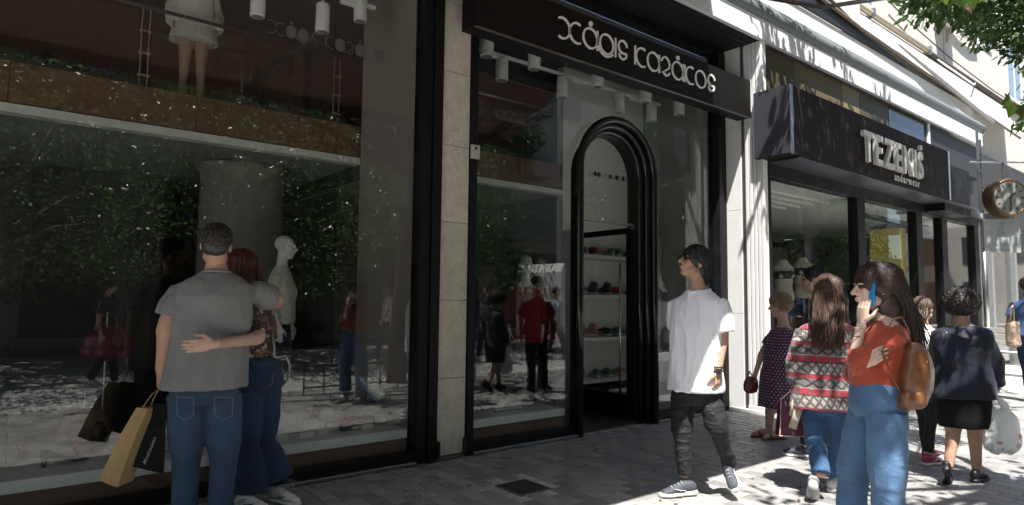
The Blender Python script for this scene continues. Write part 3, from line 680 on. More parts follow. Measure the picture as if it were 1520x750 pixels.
def crown_mesh(clumps, n, size, seed, kind='oval', droop=.3, name='crown'):
    """clumps = (centre, radii); many leaf-sized faces through each clump's volume, denser to the rim"""
    rg = random.Random(seed); gv, gf = leaf_geo(kind); gv = np.array(gv); V = []; Fc = []; k = len(gv)
    tot = sum((c[1][0]*c[1][1]*c[1][2])**(2/3) for c in clumps)
    for c, r in clumps:
        m = int(n*(r[0]*r[1]*r[2])**(2/3)/tot)
        for i in range(m):
            d = Vector((rg.gauss(0, 1), rg.gauss(0, 1), rg.gauss(0, 1))).normalized(); q = rg.random()**.45
            q *= 1+.25*mnoise.noise(Vector(c)+d*2.2)
            p = Vector((c[0]+d.x*r[0]*q, c[1]+d.y*r[1]*q, c[2]+d.z*r[2]*q))
            out = (d+Vector((rg.gauss(0, .6), rg.gauss(0, .6), rg.gauss(0, .6)-droop))).normalized()
            side = out.cross(Vector((rg.gauss(0, 1), rg.gauss(0, 1), rg.gauss(0, 1)))).normalized(); nn = out.cross(side)
            s = size*rg.uniform(.6, 1.25)
            b = np.array([side[:], out[:], nn[:]])*s
            o = len(V)*k if False else sum(1 for _ in ())
            V.append(gv @ b + np.array(p[:]))
            Fc.append(len(V)-1)
    A = np.concatenate(V); faces = [tuple(i+j*k for i in f) for j in range(len(V)) for f in gf]
    me = bpy.data.meshes.new(name); me.from_pydata(A.tolist(), [], faces); me.update(); return me
def trunk_mb(h, r0, limbs, lean=(0, 0), seed=1):
    rg = random.Random(seed); mb = MB(); top = Vector((lean[0], lean[1], h))
    pts = [Vector((0, 0, -.1)), Vector((lean[0]*.2+rg.uniform(-.04, .04), lean[1]*.2, h*.35)), Vector((lean[0]*.6, lean[1]*.6+rg.uniform(-.05, .05), h*.7)), top]
    mb.tube(pts, [r0*1.35, r0, r0*.85, r0*.7], 10)
    for e in limbs:
        e = Vector(e); mid = top.lerp(e, .5)+Vector((rg.uniform(-.15, .15), rg.uniform(-.15, .15), .15))
        mb.tube([top-Vector((0, 0, .15)), mid, e], [r0*.55, r0*.34, r0*.10], 8)
    return mb
def make_tree(seed, n=9000, mat=None, size=.135):
    rg = random.Random(seed); cl = []; limbs = []
    for i in range(11):
        a = 2*math.pi*i/11+rg.uniform(-.3, .3); rr = rg.uniform(.9, 2.2); z = rg.uniform(2.9, 6.0)
        c = (rr*math.cos(a), rr*math.sin(a), z); r = rg.uniform(.8, 1.25); cl.append((c, (r, r, r*.85))); limbs.append(c)
    cl += [((0, 0, 6.3), (1.3, 1.3, .9)), ((0, 0, 4.4), (1.5, 1.5, 1.4))]
    for i in range(9):
        a = rg.uniform(0, 6.28); cl.append(((1.6*math.cos(a), 1.6*math.sin(a), rg.uniform(1.9, 2.5)), (.65, .65, .5)))
    t = thing('street_tree', 'leafy evergreen street tree', 'tree', group='street trees along the road')
    obj('trunk', trunk_mb(2.6, .14, limbs[:8], seed=seed), BARK, t, smooth=True)
    obj('crown', crown_mesh(cl, n, size, seed), mat or LEAF, t)
    return t
tA = make_tree(3); tB = make_tree(8)
spots = [(-11.5, -12.2), (-7.9, -12.6), (-4.3, -12.1), (-.7, -12.7), (2.9, -12.2), (6.6, -12.8), (10.2, -12.9), (20.0, -12.2), (24.5, -12.4), (29, -12.2), (34, -11.9)]
words = ['fifth tree', 'fourth tree', 'third tree', 'second tree', 'first tree']
for i, (x, y) in enumerate(spots):
    o = (tA if i == 0 else tB if i == 1 else copy_tree((tA, tB)[i % 2]))
    o.location = (x, y, 0); o.rotation_euler.z = i*1.31; o.scale = (1.3, 1.3, 1.32)
    o['label'] = 'dark leafy street tree along the road, %s' % ['at the far left end of the row', 'second from the far left end', 'third from the far left end', 'fourth, behind the photographer', 'fifth, behind the low lattice fence', 'sixth, left of the van', 'last one before the van', 'first one beyond the van', 'second beyond the van', 'third beyond the van', 'farthest down the road'][i]
LEAFS = M('leaf_sunny', (.088, .145, .042), .30, .45, 3, fine=.3, bscale=9, trans=.5)
tC = make_tree(12, 6500, LEAFS, .092)
for i, (x, y) in enumerate([(-3.6, -8.4), (-.4, -8.0), (2.9, -8.5), (6.0, -8.2), (9.3, -9.0)]):
    o = tC if i == 0 else copy_tree(tC)
    o.location = (x, y, 0); o.rotation_euler.z = .7+1.9*i; o.scale = (1, 1, .80); o['group'] = 'thin young trees mirrored in the glass'
    o['label'] = 'thin-crowned young tree on the sunny paving, %s' % ['leftmost of five in the window reflection', 'second from the left in the window reflection', 'middle one of five in the window reflection', 'fourth from the left in the window reflection', 'rightmost of five in the window reflection'][i]
# overhanging tree in the fenced pit just right of the picture
rg = random.Random(21); cl = []
def oc(x, y, z, r): cl.append(((x, y, z), (r, r, r*.7)))
for X_, Y_, r_ in ((5.05, -2.62, .40), (4.5, -2.35, .22), (4.35, -3.0, .42), (5.75, -3.25, .5), (6.6, -3.65, .5), (5.1, -3.75, .5), (4.9, -3.2, .4), (7.3, -3.4, .35), (5.8, -2.5, .2), (3.9, -3.55, .55), (4.3, -3.4, .45), (3.5, -3.0, .3), (5.5, -3.9, .6), (6.0, -3.55, .5), (7.0, -3.9, .5), (7.6, -4.1, .5), (6.4, -4.3, .5), (3.0, -4.5, .5), (2.0, -4.8, .5), (8.6, -3.9, .5), (1.0, -4.2, .35), (-.5, -3.6, .4)):
    z_ = rg.uniform(5.2, 5.8); oc(X_-.25*z_, Y_-.36*z_, z_, r_)   # clump standing up-sun of the pavement spot it dapples
shade_clumps = []  # extra leaf clumps added out of view to shade people and the underwear shop
for X_, Y_, r_ in ((4.08, -2.86, .36), (3.95, -3.1, .34), (4.2, -2.65, .26), (5.08, -2.25, .26), (6.3, -2.68, .34), (6.55, -2.5, .2)):
    z_ = rg.uniform(4.9, 5.3); shade_clumps.append(((X_-.25*z_, Y_-.36*z_, z_), (r_, r_, r_*.8)))
for i in range(12): shade_clumps.append(((7.15+.47*i+rg.uniform(-.1, .1), -1.82+rg.uniform(-.12, .12), 6.0+rg.uniform(-.15, .15)), (.46, .46, .38)))
for X_, Y_, r_ in ((8.3, -1.2, .6), (9.0, -1.5, .7), (9.9, -1.2, .7), (10.8, -1.5, .7), (8.6, -.8, .5), (9.4, -.6, .5), (10.4, -.5, .5), (11.6, -1.2, .7), (12.6, -1.0, .7), (8.2, -1.7, .4), (11.4, -.3, .6), (9.0, .4, .5), (10.0, .5, .6), (11.0, .7, .6), (12.2, .6, .6), (9.7, 1.0, .5), (8.8, 1.0, .4), (13.4, .3, .7), (13.2, -.9, .6)):
    z_ = rg.uniform(5.8, 6.4); shade_clumps.append(((X_-.25*z_, Y_-.36*z_, z_), (r_, r_, r_*.7)))
ot = thing('overhanging_tree', 'leafy tree overhanging the pavement at the upper right', 'tree', (5.2, -4.75, 0))
limbs = [Vector(c[0])-Vector((5.2, -4.75, 0)) for c in cl[::2]]+[at(1512, 40, 5.2)-Vector((5.2, -4.75, 0)), at(1500, -60, 5.0)-Vector((5.2, -4.75, 0))]
obj('trunk', trunk_mb(3.6, .13, limbs, lean=(.15, .2), seed=4), BARK, ot, smooth=True)
obj('crown', crown_mesh([((c[0][0]-5.2, c[0][1]+4.75, c[0][2]), c[1]) for c in cl], 1900, .125, 5), LEAF, ot)
obj('crown', crown_mesh([((c[0][0]-5.2, c[0][1]+4.75, c[0][2]), c[1]) for c in shade_clumps], 8500, .13, 7), LEAF, ot)  # leaves of the added shading clumps
vis = [(at(1540, 20, 5.3), .42), (at(1500, -10, 5.6), .30), (at(1545, 60, 5.4), .28), (at(1480, -30, 5.4), .28)]
o_ = Vector((5.2, -4.75, 0))
obj('crown', crown_mesh([((v-o_)[:], (r, r, r*.85)) for v, r in vis], 3200, .055, 6), LEAF, ot)
vis2 = [(at(1385, -28, 4.4), .14), (at(1425, -22, 4.4), .16), (at(1360, -22, 4.3), .06), (at(1455, -25, 4.5), .14), (at(1520, 150, 4.4), .10), (at(1525, 185, 4.4), .10), (at(1528, 115, 4.6), .10)]
obj('crown', crown_mesh([((v-o_)[:], (r*1.3, r, r*.6)) for v, r in vis2], 60, .105, 9, 'lobed', droop=1.0), LEAFB, ot)
br = MB()
for a, b in ((at(1540, -60, 4.9), at(1380, -38, 4.4)), (at(1550, 40, 5), at(1515, 170, 4.4))): br.tube([a-o_, (a.lerp(b, .5)+Vector((0, 0, .06)))-o_, b-o_], [.016, .011, .005], 6)
obj('branch', br, BARK, ot, smooth=True)

# low lattice fence round the tree pit
fn = thing('low_fence', 'low black lattice fence round a tree pit, mirrored in the window', 'fence', (4.4, -4.15, 0))
for z in (.10, .40): obj('rail', MB().tube([(-1.0, 0, z), (2.0, 0, z)], .012, 8), BLACKM, fn, smooth=True)
for i in range(11):
    x = -1.0+.3*i; obj('post', MB().tube([(x, 0, 0), (x, 0, .43)], .010, 6), BLACKM, fn)
    if i < 10: obj('cross_bar', MB().tube([(x, 0, .11), (x+.3, 0, .39)], .006, 6).tube([(x+.3, .008, .11), (x, .008, .39)], .006, 6), BLACKM, fn)

# ------------------------------------------------------------------ across the road
OPP = [(-40, -22, (.55, .52, .48)), (-22, -9, (.46, .40, .34)), (-9, 3, (.52, .51, .49)), (3, 14, (.42, .38, .35)), (14, 28, (.55, .50, .43)), (28, 60, (.5, .48, .45))]
for i, (a, b, c) in enumerate(OPP):
    t = thing('apartment_building', 'tall apartment house across the road, %s' % ['far left end of the row', 'brownish one', 'grey one facing the first window', 'darkest one', 'warm toned one behind the van', 'long one at the far right'][i], 'building', ((a+b)/2, -19, 0), 'apartment houses across the road')
    w = (b-a)/2; obj('wall', MB().box((-w+.02, -8, -.13), (w-.02, 0, 16+(i*1.7) % 4)), M('opp_%d' % i, c, .85, .1, 1), t)
    n = int((b-a)/3)
    for k in range(n):
        x = -w+(k+.5)*(b-a)/n
        obj('shop_window', MB().box((x-1.2, .003, .1), (x+1.2, .05, 2.8)), M('opp_glass', (.03, .035, .04), .12, .2, 1), t)
        for f in range(3):
            if k % 2 == 0: obj('window', MB().box((x-.7, .003, 4.6+3.1*f), (x+.7, .04, 6.2+3.1*f)), M('opp_glass', (.03, .035, .04), .12), t)
            else:
                bal = obj('balcony', MB().box((x-1.3, .004, 4.2+3.1*f), (x+1.3, 1.1, 4.35+3.1*f)), CONC, t); obj('balustrade', MB().box((x-1.3, 1.04, 4.36+3.1*f), (x+1.3, 1.1, 5.2+3.1*f)), GREYP, bal)
    obj('shop_awning', MB().add([(-w+.3, .05, 3.7), (w-.3, .05, 3.7), (w-.3, 1.8, 2.9), (-w+.3, 1.8, 2.9), (-w+.3, .05, 3.66), (w-.3, .05, 3.66), (w-.3, 1.8, 2.86), (-w+.3, 1.8, 2.86)], [(3, 2, 1, 0), (4, 5, 6, 7), (0, 1, 5, 4), (2, 3, 7, 6), (1, 2, 6, 5), (3, 0, 4, 7)]), M('awning_green', (.03, .05, .04), .8), t)
fp = tag(obj('far_pavement', MB().box((-150, -19, -.4), (250, -17.2, -.012)), PAVS), 'far pavement across the road', kind='structure')

# white van parked by the kerb, mirrored in the glass
VW = M('van_white', (.78, .79, .80), .25, .02, 3, coat=.6); TYRE = M('tyre', (.02, .02, .02), .8); CARGL = M('car_glass', (.02, .024, .028), .06, .1)
van = thing('parked_van', 'white delivery van parked along the kerb behind the photographer', 'van', (13.9, -8.2, -.012))
prof = [(-2.6, .38), (-2.62, 2.15), (-2.5, 2.38), (.9, 2.40), (1.35, 2.30), (1.95, 1.40), (2.55, 1.15), (2.65, .75), (2.62, .38)]
vb = MB().poly(prof, (-.92, .92)); obj('body', vb, VW, van)
for s in (-1, 1):
    obj('side_window', MB().poly([(.55, 1.42), (.55, 2.02), (1.2, 2.02), (1.72, 1.42)], (.921*s, .93*s)), CARGL, van)
    obj('door_line', MB().box((.42, .921*s, .5), (.44, .926*s, 2.1)), GREYP, van)
    for x in (-1.65, 1.75):
        wv = obj('wheel', MB().lathe([(.0, .80*s), (.34, .80*s), (.35, .88*s), (.33, .935*s), (0, .94*s)], (x, 0, .35), 24, 'y'), TYRE, van, smooth=True)
        obj('rim', MB().lathe([(.0, .941*s), (.20, .941*s), (.21, .945*s), (0, .95*s)], (x, 0, .35), 18, 'y'), STEEL, wv)
    obj('headlight', MB().box((2.5, .55*s, .85), (2.645, .85*s, 1.08), .03), M('lamp_clear', (.7, .7, .7), .1), van)
    obj('mirror', MB().box((1.5, .95*s, 1.4), (1.62, 1.12*s, 1.68), .03), BLACKM, van)
obj('windscreen', MB().add([(1.37, -.78, 2.25), (1.37, .78, 2.25), (1.94, .84, 1.44), (1.94, -.84, 1.44), (1.40, -.78, 2.26), (1.40, .78, 2.26), (1.97, .84, 1.45), (1.97, -.84, 1.45)], [(0, 1, 2, 3), (4, 7, 6, 5), (0, 4, 5, 1), (1, 5, 6, 2), (2, 6, 7, 3), (3, 7, 4, 0)]), CARGL, van)
obj('bumper', MB().box((2.5, -.93, .36), (2.72, .93, .62), .05), BLACKM, van)
# car far down the street
car = thing('parked_car', 'white car parked far down the street behind the suited woman', 'car', tuple(at(1478, 478, 24))[:2]+(0,), rz=R(20))
obj('body', MB().poly([(-2.1, .3), (-2.15, .8), (-1.9, .95), (-1.2, 1.0), (-.7, 1.42), (.7, 1.44), (1.2, 1.0), (2.0, .85), (2.1, .5), (2.05, .3)], (-.85, .85)), VW, car)
for s in (-1, 1):
    obj('side_window', MB().poly([(-1.05, 1.0), (-.62, 1.36), (.62, 1.37), (1.05, 1.0)], (.851*s, .858*s)), CARGL, car)
    for x in (-1.3, 1.3): obj('wheel', MB().lathe([(0, .7*s), (.31, .7*s), (.31, .86*s), (0, .87*s)], (x, 0, .31), 18, 'y'), TYRE, car)
# benches
for i, px_ in enumerate((1486, 1512)):
    p = at(px_, 545, 13+2*i); b = thing('bench', ['slatted grey bench beside the corner shop posts', 'slatted grey bench further along the far street'][i], 'bench', (p.x, p.y, 0), rz=R(75))
    for k in range(4): obj('slat', MB().box((-.8, -.22+.12*k, .43), (.8, -.12+.12*k, .46), .004), M('bench_wood', (.42, .40, .37), .7), b)
    for k in range(3): obj('back_slat', MB().box((-.8, .27, .58+.13*k), (.8, .30, .68+.13*k), .004), M('bench_wood', (.42, .40, .37), .7), b)
    for x in (-.7, .7): obj('leg', MB().box((x-.03, -.2, 0), (x+.03, -.15, .43)).box((x-.03, .22, 0), (x+.03, .27, .95)), BLACKM, b)

# ------------------------------------------------------------------ hanging clock and plate
cl_ = thing('hanging_clock', 'round brown hanging clock with pale face on a bracket at the right', 'clock', tuple(at(1491, 295, 9.6)))
V_ = (CPOS-Vector(cl_.location)); yawc = math.atan2(V_.y, V_.x)
cl_.rotation_euler.z = math.atan2(-1, -.0)+R(90)-R(38)   # faces along the pavement towards the photographer
def cz(mb): return mb
obj('case', MB().lathe([(0, .09), (.26, .09), (.295, .06), (.30, -.05), (.285, -.10), (.25, -.105), (0, -.09)], (0, 0, 0), 36, 'y'), M('clock_bronze', (.11, .07, .035), .35, metal=.4), cl_, smooth=True, angle=40)
obj('rim', MB().tube([(.262*math.cos(t), -.10, .262*math.sin(t)) for t in [2*math.pi*i/40 for i in range(40)]], .020, 8, closed=True), M('rim_brass', (.14, .09, .04), .4, metal=.6), cl_, smooth=True)
obj('dial', MB().lathe([(0, -.108), (.245, -.108), (.245, -.100), (0, -.099)], (0, 0, 0), 36, 'y'), M('dial_cream_shaded', (.20, .20, .18), .4), cl_)  # cream darkened to stand in for tree shade
for h in range(12):
    a = 2*math.pi*h/12; c_, s_ = math.cos(a), math.sin(a); l = .045 if h % 3 else .06
    obj('hour_mark', MB().add([(s_*(.215-k*l)+j*.008*c_, -.1095-q*.002, c_*(.215-k*l)-j*.008*s_) for q in (0, 1) for k in (0, 1) for j in (-1, 1)], [(0, 1, 3, 2), (4, 6, 7, 5), (0, 4, 5, 1), (2, 3, 7, 6), (0, 2, 6, 4), (1, 5, 7, 3)]), BLACKM, cl_)
for nm, ang, l, w in (('minute_hand', 176, .19, .007), ('hour_hand', 45, .12, .010)):
    a = R(ang); c_, s_ = math.cos(a), math.sin(a)
    obj(nm, MB().add([(s_*k+j*w*c_, -.1125-q*.002, c_*k-j*w*s_) for q in (0, 1) for k in (-.03, l) for j in (-1, 1)], [(0, 1, 3, 2), (4, 6, 7, 5), (0, 4, 5, 1), (2, 3, 7, 6), (0, 2, 6, 4), (1, 5, 7, 3)]), BLACKM, cl_)
obj('hanger', MB().tube([(0, 0, .30), (0, 0, .56)], .014, 8).tube([(-.5, .02, .56), (.9, .02, .56)], .014, 8), STEEL, cl_)
hp = thing('hanging_sign', 'white hanging shop plate with a seated figure below the clock', 'sign', tuple(at(1486, 350, 9.6))); hp.rotation_euler.z = cl_.rotation_euler.z
obj('plate', MB().box((-.27, -.02, -.25), (.27, .02, .24), .006), M('plate_white_shaded', (.30, .32, .31), .5), hp)  # white lowered to grey in place of shade from the trees
obj('border', MB().box((-.275, -.024, -.255), (.275, .024, -.235)).box((-.275, -.024, .225), (.275, .024, .245)).box((-.275, -.024, -.2345), (-.26, .024, .2245)).box((.26, -.024, -.2345), (.275, .024, .2245)), GREYP, hp)
INK = M('print_grey', (.24, .25, .25), .6)
figp = [(-.06, .02), (-.075, .06), (-.03, .13), (.0, .15), (.012, .165), (.0, .19), (.02, .205), (.045, .19), (.035, .165), (.03, .14), (.03, .08), (.06, .04), (.055, .0), (-.02, -.005), (-.05, -.02), (-.09, -.08), (-.10, -.08), (-.07, -.01)]
obj('figure_print', MB().poly(figp, (-.0235, -.0205)), INK, hp)
text_letters('KAMANTINI', -.225, -.0205, -.165, .085, .002, INK, hp, .001, .012, .85); [obj('print_line', MB().box((x, -.0225, -.215), (x+.03, -.0206, -.20)), INK, hp) for x in (-.11, -.07, -.03, .01, .05, .09)]
obj('hanger', MB().tube([(-.2, 0, .24), (-.2, 0, .33)], .006, 6), STEEL, hp); obj('hanger', MB().tube([(.2, 0, .24), (.2, 0, .33)], .006, 6), STEEL, hp)
bx = thing('hanging_sign', 'small pale blue and white plate between clock and figure sign', 'sign', tuple(at(1468, 322, 9.75))); bx.rotation_euler.z = cl_.rotation_euler.z
obj('plate', MB().box((-.08, -.02, -.05), (.35, .02, .05), .004), M('plate_blue', (.45, .50, .58), .5), bx)
obj('hanger', MB().tube([(.1, 0, .05), (.1, 0, .16)], .006, 6), STEEL, bx)
# wrought bracket down from the upper front
bk = thing('wall_bracket', 'tall pale steel sign bracket hanging beside the clock', 'bracket', tuple(at(1452, 245, 9.9)))
obj('bar', MB().box((-.015, -.015, -.75), (.015, .015, .55)), STEEL, bk); obj('bar', MB().box((.11, -.015, -.75), (.14, .015, .42)), STEEL, bk)
for z in (-.7, -.4, -.1, .2): obj('rung', MB().box((.0155, -.012, z), (.1095, .012, z+.03)), STEEL, bk)
# ------------------------------------------------------------------ people
def skin(n, c): return M('skin_'+n, c, .5, .10, 9, bump=.05, bscale=120, fine=.04, spec=.35)
def cloth(n, c, **k):
    a = dict(rough=.85, var=.08, scale=5, bump=.25, bscale=350, fine=.11, sheen=.15, spec=.2, fold=.5); a.update(k); return M('cloth_'+n, c, **a)
def denim(n, c): return M('denim_'+n, c, .8, .38, 3.4, bump=.3, bscale=420, fine=.16, sheen=.1, spec=.2, fold=.45, fscale=(12, 12, 16))
def hairm(n, c): return M('hair_'+n, c, .5, .45, 30, stretch=(3, 3, .4), fine=.25, bscale=110, spec=.5)
SMOOTHT = [i/6 for i in range(7)]
def bend(a, b, c, n=4):
    """points a-b-c with the corner eased"""
    a, b, c = Vector(a), Vector(b), Vector(c); out = [a, a.lerp(b, .5)]
    for i in range(n+1):
        t = i/n; p = a.lerp(b, .82); q = b.lerp(c, .18); out.append(p.lerp(b, t).lerp(b.lerp(q, t), t))
    return out+[b.lerp(c, .5), c]
def lerps(vals, n):
    out = []
    for i in range(n):
        t = i/(n-1)*(len(vals)-1); k = min(int(t), len(vals)-2); out.append(vals[k]+(vals[k+1]-vals[k])*(t-k))
    return out
class Frame:
    """head / hand / foot frame: F forward, U up, S = right"""
    def __init__(s, o, F, U):
        s.o = Vector(o); s.F = Vector(F).normalized(); U = Vector(U); s.U = (U-s.F*U.dot(s.F)).normalized(); s.S = s.F.cross(s.U)
    def p(s, f, r=0, u=0): return s.o+s.F*f+s.S*r+s.U*u
    def rot(s): return Matrix((s.S, s.F, s.U)).transposed()
def head_mb(fr, k=1.0, nose=1.0, ears=True, face=True):
    m = MB(); rt = fr.rot()
    def e(f, r, u, rr, rf, ru): m.ell(fr.p(f*k, r*k, u*k), (rr*k, rf*k, ru*k), rt, 18, 12)
    e(-.012, 0, .034, .075, .096, .084); e(.030, 0, -.038, .057, .062, .084); e(.058, 0, -.100, .026, .024, .019)
    for s in (-1, 1):
        e(.058, .032*s, -.020, .026, .026, .030); e(.02, .05*s, -.07, .018, .04, .03)
        if ears: e(-.012, .077*s, -.008, .010, .021, .032)
    if face:
        e(.080, 0, .024, .050, .015, .012)
        m.limb([fr.p(.090*k, 0, .014*k), fr.p(.104*k*nose, 0, -.012*k), fr.p(.116*k*nose, 0, -.028*k)], [.009*k, .011*k, .014*k], 8)
        for s in (-1, 1): e(.102, .012*s, -.031, .009, .010, .008)
        e(.092, 0, -.058, .022, .011, .006); e(.089, 0, -.070, .019, .011, .007)
    return m
def hand_mb(m, w, D, P, thumb, curl=(.35, .5, .4), spread=.006, k=1.0, thumb_curl=.3):
    """palm, four unequal jointed fingers and a thumb from the side of the palm"""
    D = Vector(D).normalized(); P = Vector(P); P = (P-D*P.dot(D)).normalized(); S = D.cross(P)*thumb; w = Vector(w)
    rt = Matrix((S, D, P)).transposed()
    m.tube([w-D*.03*k, w+D*.015*k, w+D*.055*k, w+D*.092*k], [(.027*k, .021*k), (.029*k, .018*k), (.039*k, .015*k), (.040*k, .012*k)], 12, up=P)
    for i, (o, l) in enumerate(((.031, .072), (.0105, .080), (-.010, .075), (-.030, .058))):
        b = w+D*(.088 if i else .086)*k+S*o*k; d = (D+S*(o*spread*30)).normalized(); a = 0; pts = [b-d*.015*k]; q = b
        ls = (l*.45, l*.32, l*.25)
        pts.append(q)
        for j in range(3):
            a += curl[j]*(1+.12*i); dd = d*math.cos(a)+P*math.sin(a); q = q+dd*ls[j]*k; pts.append(q)
        m.limb(pts, [.0085*k, .0088*k, .0080*k, .0073*k, .0062*k], 8)
    b = w+D*.022*k+S*.026*k; d1 = (D*.65+S*.62+P*.35).normalized(); d2 = (D*.85+S*(.35-thumb_curl)+P*(.3+thumb_curl)).normalized()
    m.limb([b, b+d1*.042*k, b+d1*.042*k+d2*.032*k, b+d1*.042*k+d2*.055*k], [.015*k, .0115*k, .0098*k, .0078*k], 8)
def oval(c, S, Fv, w, d, n=24, e=2.3, belly=0):
    out = []
    for i in range(n):
        a = 2*math.pi*i/n; cs, sn = math.cos(a), math.sin(a)
        x = math.copysign(abs(cs)**(2/e), cs)*w; y = math.copysign(abs(sn)**(2/e), sn)*d
        out.append(c+S*x+Fv*(y+belly))
    return out
class Body:
    """joints of one person in world space -> body, garments, hair"""
    def __init__(s, name, label, px_, d, group='people on the pavement', cat='person'):
        g = at(px_, 450, d); s.base = Vector((g.x, g.y, 0)); s.root = thing(name, label, cat, s.base, group)
        v = s.base-CPOS; v.z = 0; s.nv = v.normalized(); s.px = px_
        s.sk = MB(); s.skc = MB(); s.skn = 0
    def J(s, px_, py, off=0):
        ray = CR*(px_-760)-CU*(py-375)+FWD*F_PX; q = s.base+s.nv*off-CPOS; q.z = 0
        t = q.dot(s.nv)/ray.dot(s.nv); return CPOS+ray*t
    def add(s, name, mb, mat, parent=None, smooth=True, label=None):
        if isinstance(mb, MB): mb.xf(Matrix.Translation(-s.base))
        else: setco(mb, coords(mb)-np.array(s.base[:]))
        o = obj(name, mb, mat, parent or s.root, smooth=smooth)
        if label: o['label'] = label
        return o
    # rings between pelvis and neck; rows = (s, halfwidth, halfdepth, forward shift)
    def rings(s, rows, n=26, e=2.35):
        out = []; hs = (s.hr-s.hl); hs.z *= .3; hs.normalize(); ss = (s.sr-s.sl); ss.z *= .5; ss.normalize()
        for r in rows:
            t = r[0]; S = hs.lerp(ss, min(1, max(0, t))).normalized()
            c = s.pel.lerp(s.chest, t/.78) if t < .78 else s.chest.lerp(s.neck, (t-.78)/.22)
            if t < 0: c = s.pel+(s.pel-s.chest)*(-t/.78)
            if 0 < t < .78: c = c+s.face*(.02*math.sin(math.pi*t/.78))
            up_ = (s.chest-s.pel).normalized(); Fv = (up_.cross(S)).normalized()
            if Fv.dot(s.face) < 0: Fv = -Fv
            sh = r[3] if len(r) > 3 else 0
            out.append(oval(c, S, Fv, r[1], r[2], n, e, sh))
        return out
    def skin_body(s, mat, k=1.0, arms=(True, True), legs=False, head_k=1.0, face=True, voxel=.0048, ak=1.0):
        fine, coarse = s.sk, s.skc
        s.sl = s.sl-Vector((0, 0, .045*k)); s.sr = s.sr-Vector((0, 0, .045*k))   # joint lies below the shoulder's outline
        s.hf = Frame(s.head, s.look, s.hup)
        fine.add(*(lambda m: (m.v, m.f))(head_mb(s.hf, head_k, face=face)))
        fine.limb([s.hf.p(-.018*head_k, 0, -.045*head_k), s.neck.lerp(s.hf.p(-.02*head_k, 0, -.06*head_k), .4), s.neck-Vector((0, 0, .05))], [.056*k, .053*k, .068*k], 14)
        coarse.loft(s.rings([(-.1, .13*k, .09*k), (.05, .15*k, .10*k), (.35, .125*k, .09*k), (.7, .15*k, .10*k), (.88, .13*k, .07*k), (1.0, .05*k, .05*k)]))
        for i, (sh, el, wr, D, P, th, cu) in enumerate(((s.sl, s.el, s.wl) + s.handl, (s.sr, s.er, s.wr) + s.handr)):
            if not arms[i]: continue
            fine.tube(bend(sh, el, wr), lerps([.040*k, .042*k*ak, .040*k*ak, .042*k*ak, .037*k*ak, .030*k*ak, .0255*k*(1+(ak-1)*.5)], 9), 14)
            fine.ell(sh, (.04*k,)*3); fine.ell(wr, (.026*k,)*3)
            hand_mb(fine, wr, D, P, th, cu, k=k*.98*(1+(ak-1)*.3))
        for h, kn, a in ((s.hl, s.kl, s.al), (s.hr, s.kr, s.ar)):
            (fine if legs else coarse).tube(bend(h, kn, a), lerps([.078*k, .07*k, .055*k, .052*k, .054*k, .044*k, .034*k], 9), 14)
            if legs: fine.ell(a, (.036*k, .036*k, .04*k))
        me = join_meshes('body', [remesh(fine, voxel, 2, .5), remesh(coarse, .014, 2, .5)])
        return s.add('body', me, mat)
    def eyes(s, k=1.0):
        for sg in (-1, 1):
            s.add('eye', MB().ell(s.hf.p(.0805*k, .031*k*sg, .006*k), (.012*k, .010*k, .007*k), s.hf.rot()), M('eye_dark', (.03, .02, .015), .2))
            s.add('eyebrow', MB().tube([s.hf.p(.088*k, .014*k*sg, .027*k), s.hf.p(.090*k, .032*k*sg, .032*k), s.hf.p(.080*k, .050*k*sg, .026*k)], [.004, .0045, .002], 6), M('brow_dark', (.02, .014, .01), .8))
    def top(s, mat, rows, sleeves=((.55, .075, .070), (.55, .075, .070)), voxel=.0085, amp=.006, scale=(7, 7, 5), name='shirt', seed=1, extra=None, collar=None, sm=3, paintfn=None):
        m = MB().loft(s.rings(rows))
        for (sh, el, wr), sp in (((s.sl, s.el, s.wl), sleeves[0]), ((s.sr, s.er, s.wr), sleeves[1])):
            if sp is None: continue
            ax = (sh-s.chest).normalized(); l = sp[0]
            inner = sh-ax*.05
            if l <= 1: end = sh.lerp(el, l); pts = [inner, sh, sh.lerp(el, l*.5), end]; rr = [sp[1]*.50, sp[1]*.68, (sp[1]+sp[2])*.47, sp[2]]
            else:
                end = el.lerp(wr, l-1); b = bend(sh, el, end); pts = [inner]+b; rr = [sp[1]*.55]+lerps([sp[1]*.74, (sp[1]*2+sp[2])/3, (sp[1]+sp[2]*2)/3, sp[2]], len(b))
            m.tube(pts, rr, 18); m.ell(sh-Vector((0, 0, .012)), (sp[1]*.66,)*3)
        if extra: extra(m)
        me = remesh(m, voxel, sm, .6); wrinkle(me, amp, scale, seed)
        if paintfn: paint(me, paintfn)
        o = s.add(name, me, mat)
        if collar:
            cr = collar; up_ = (s.neck-s.chest).normalized()
            fr = Frame(s.chest.lerp(s.neck, .80), s.face, Vector((0, 0, 1))+s.face*.25)
            s.add('collar', MB().tube([fr.p(math.sin(a)*cr*1.05, math.cos(a)*cr*1.1, -.012*math.sin(a)) for a in [2*math.pi*i/28 for i in range(28)]], .009, 8, closed=True), mat, o)
        return o
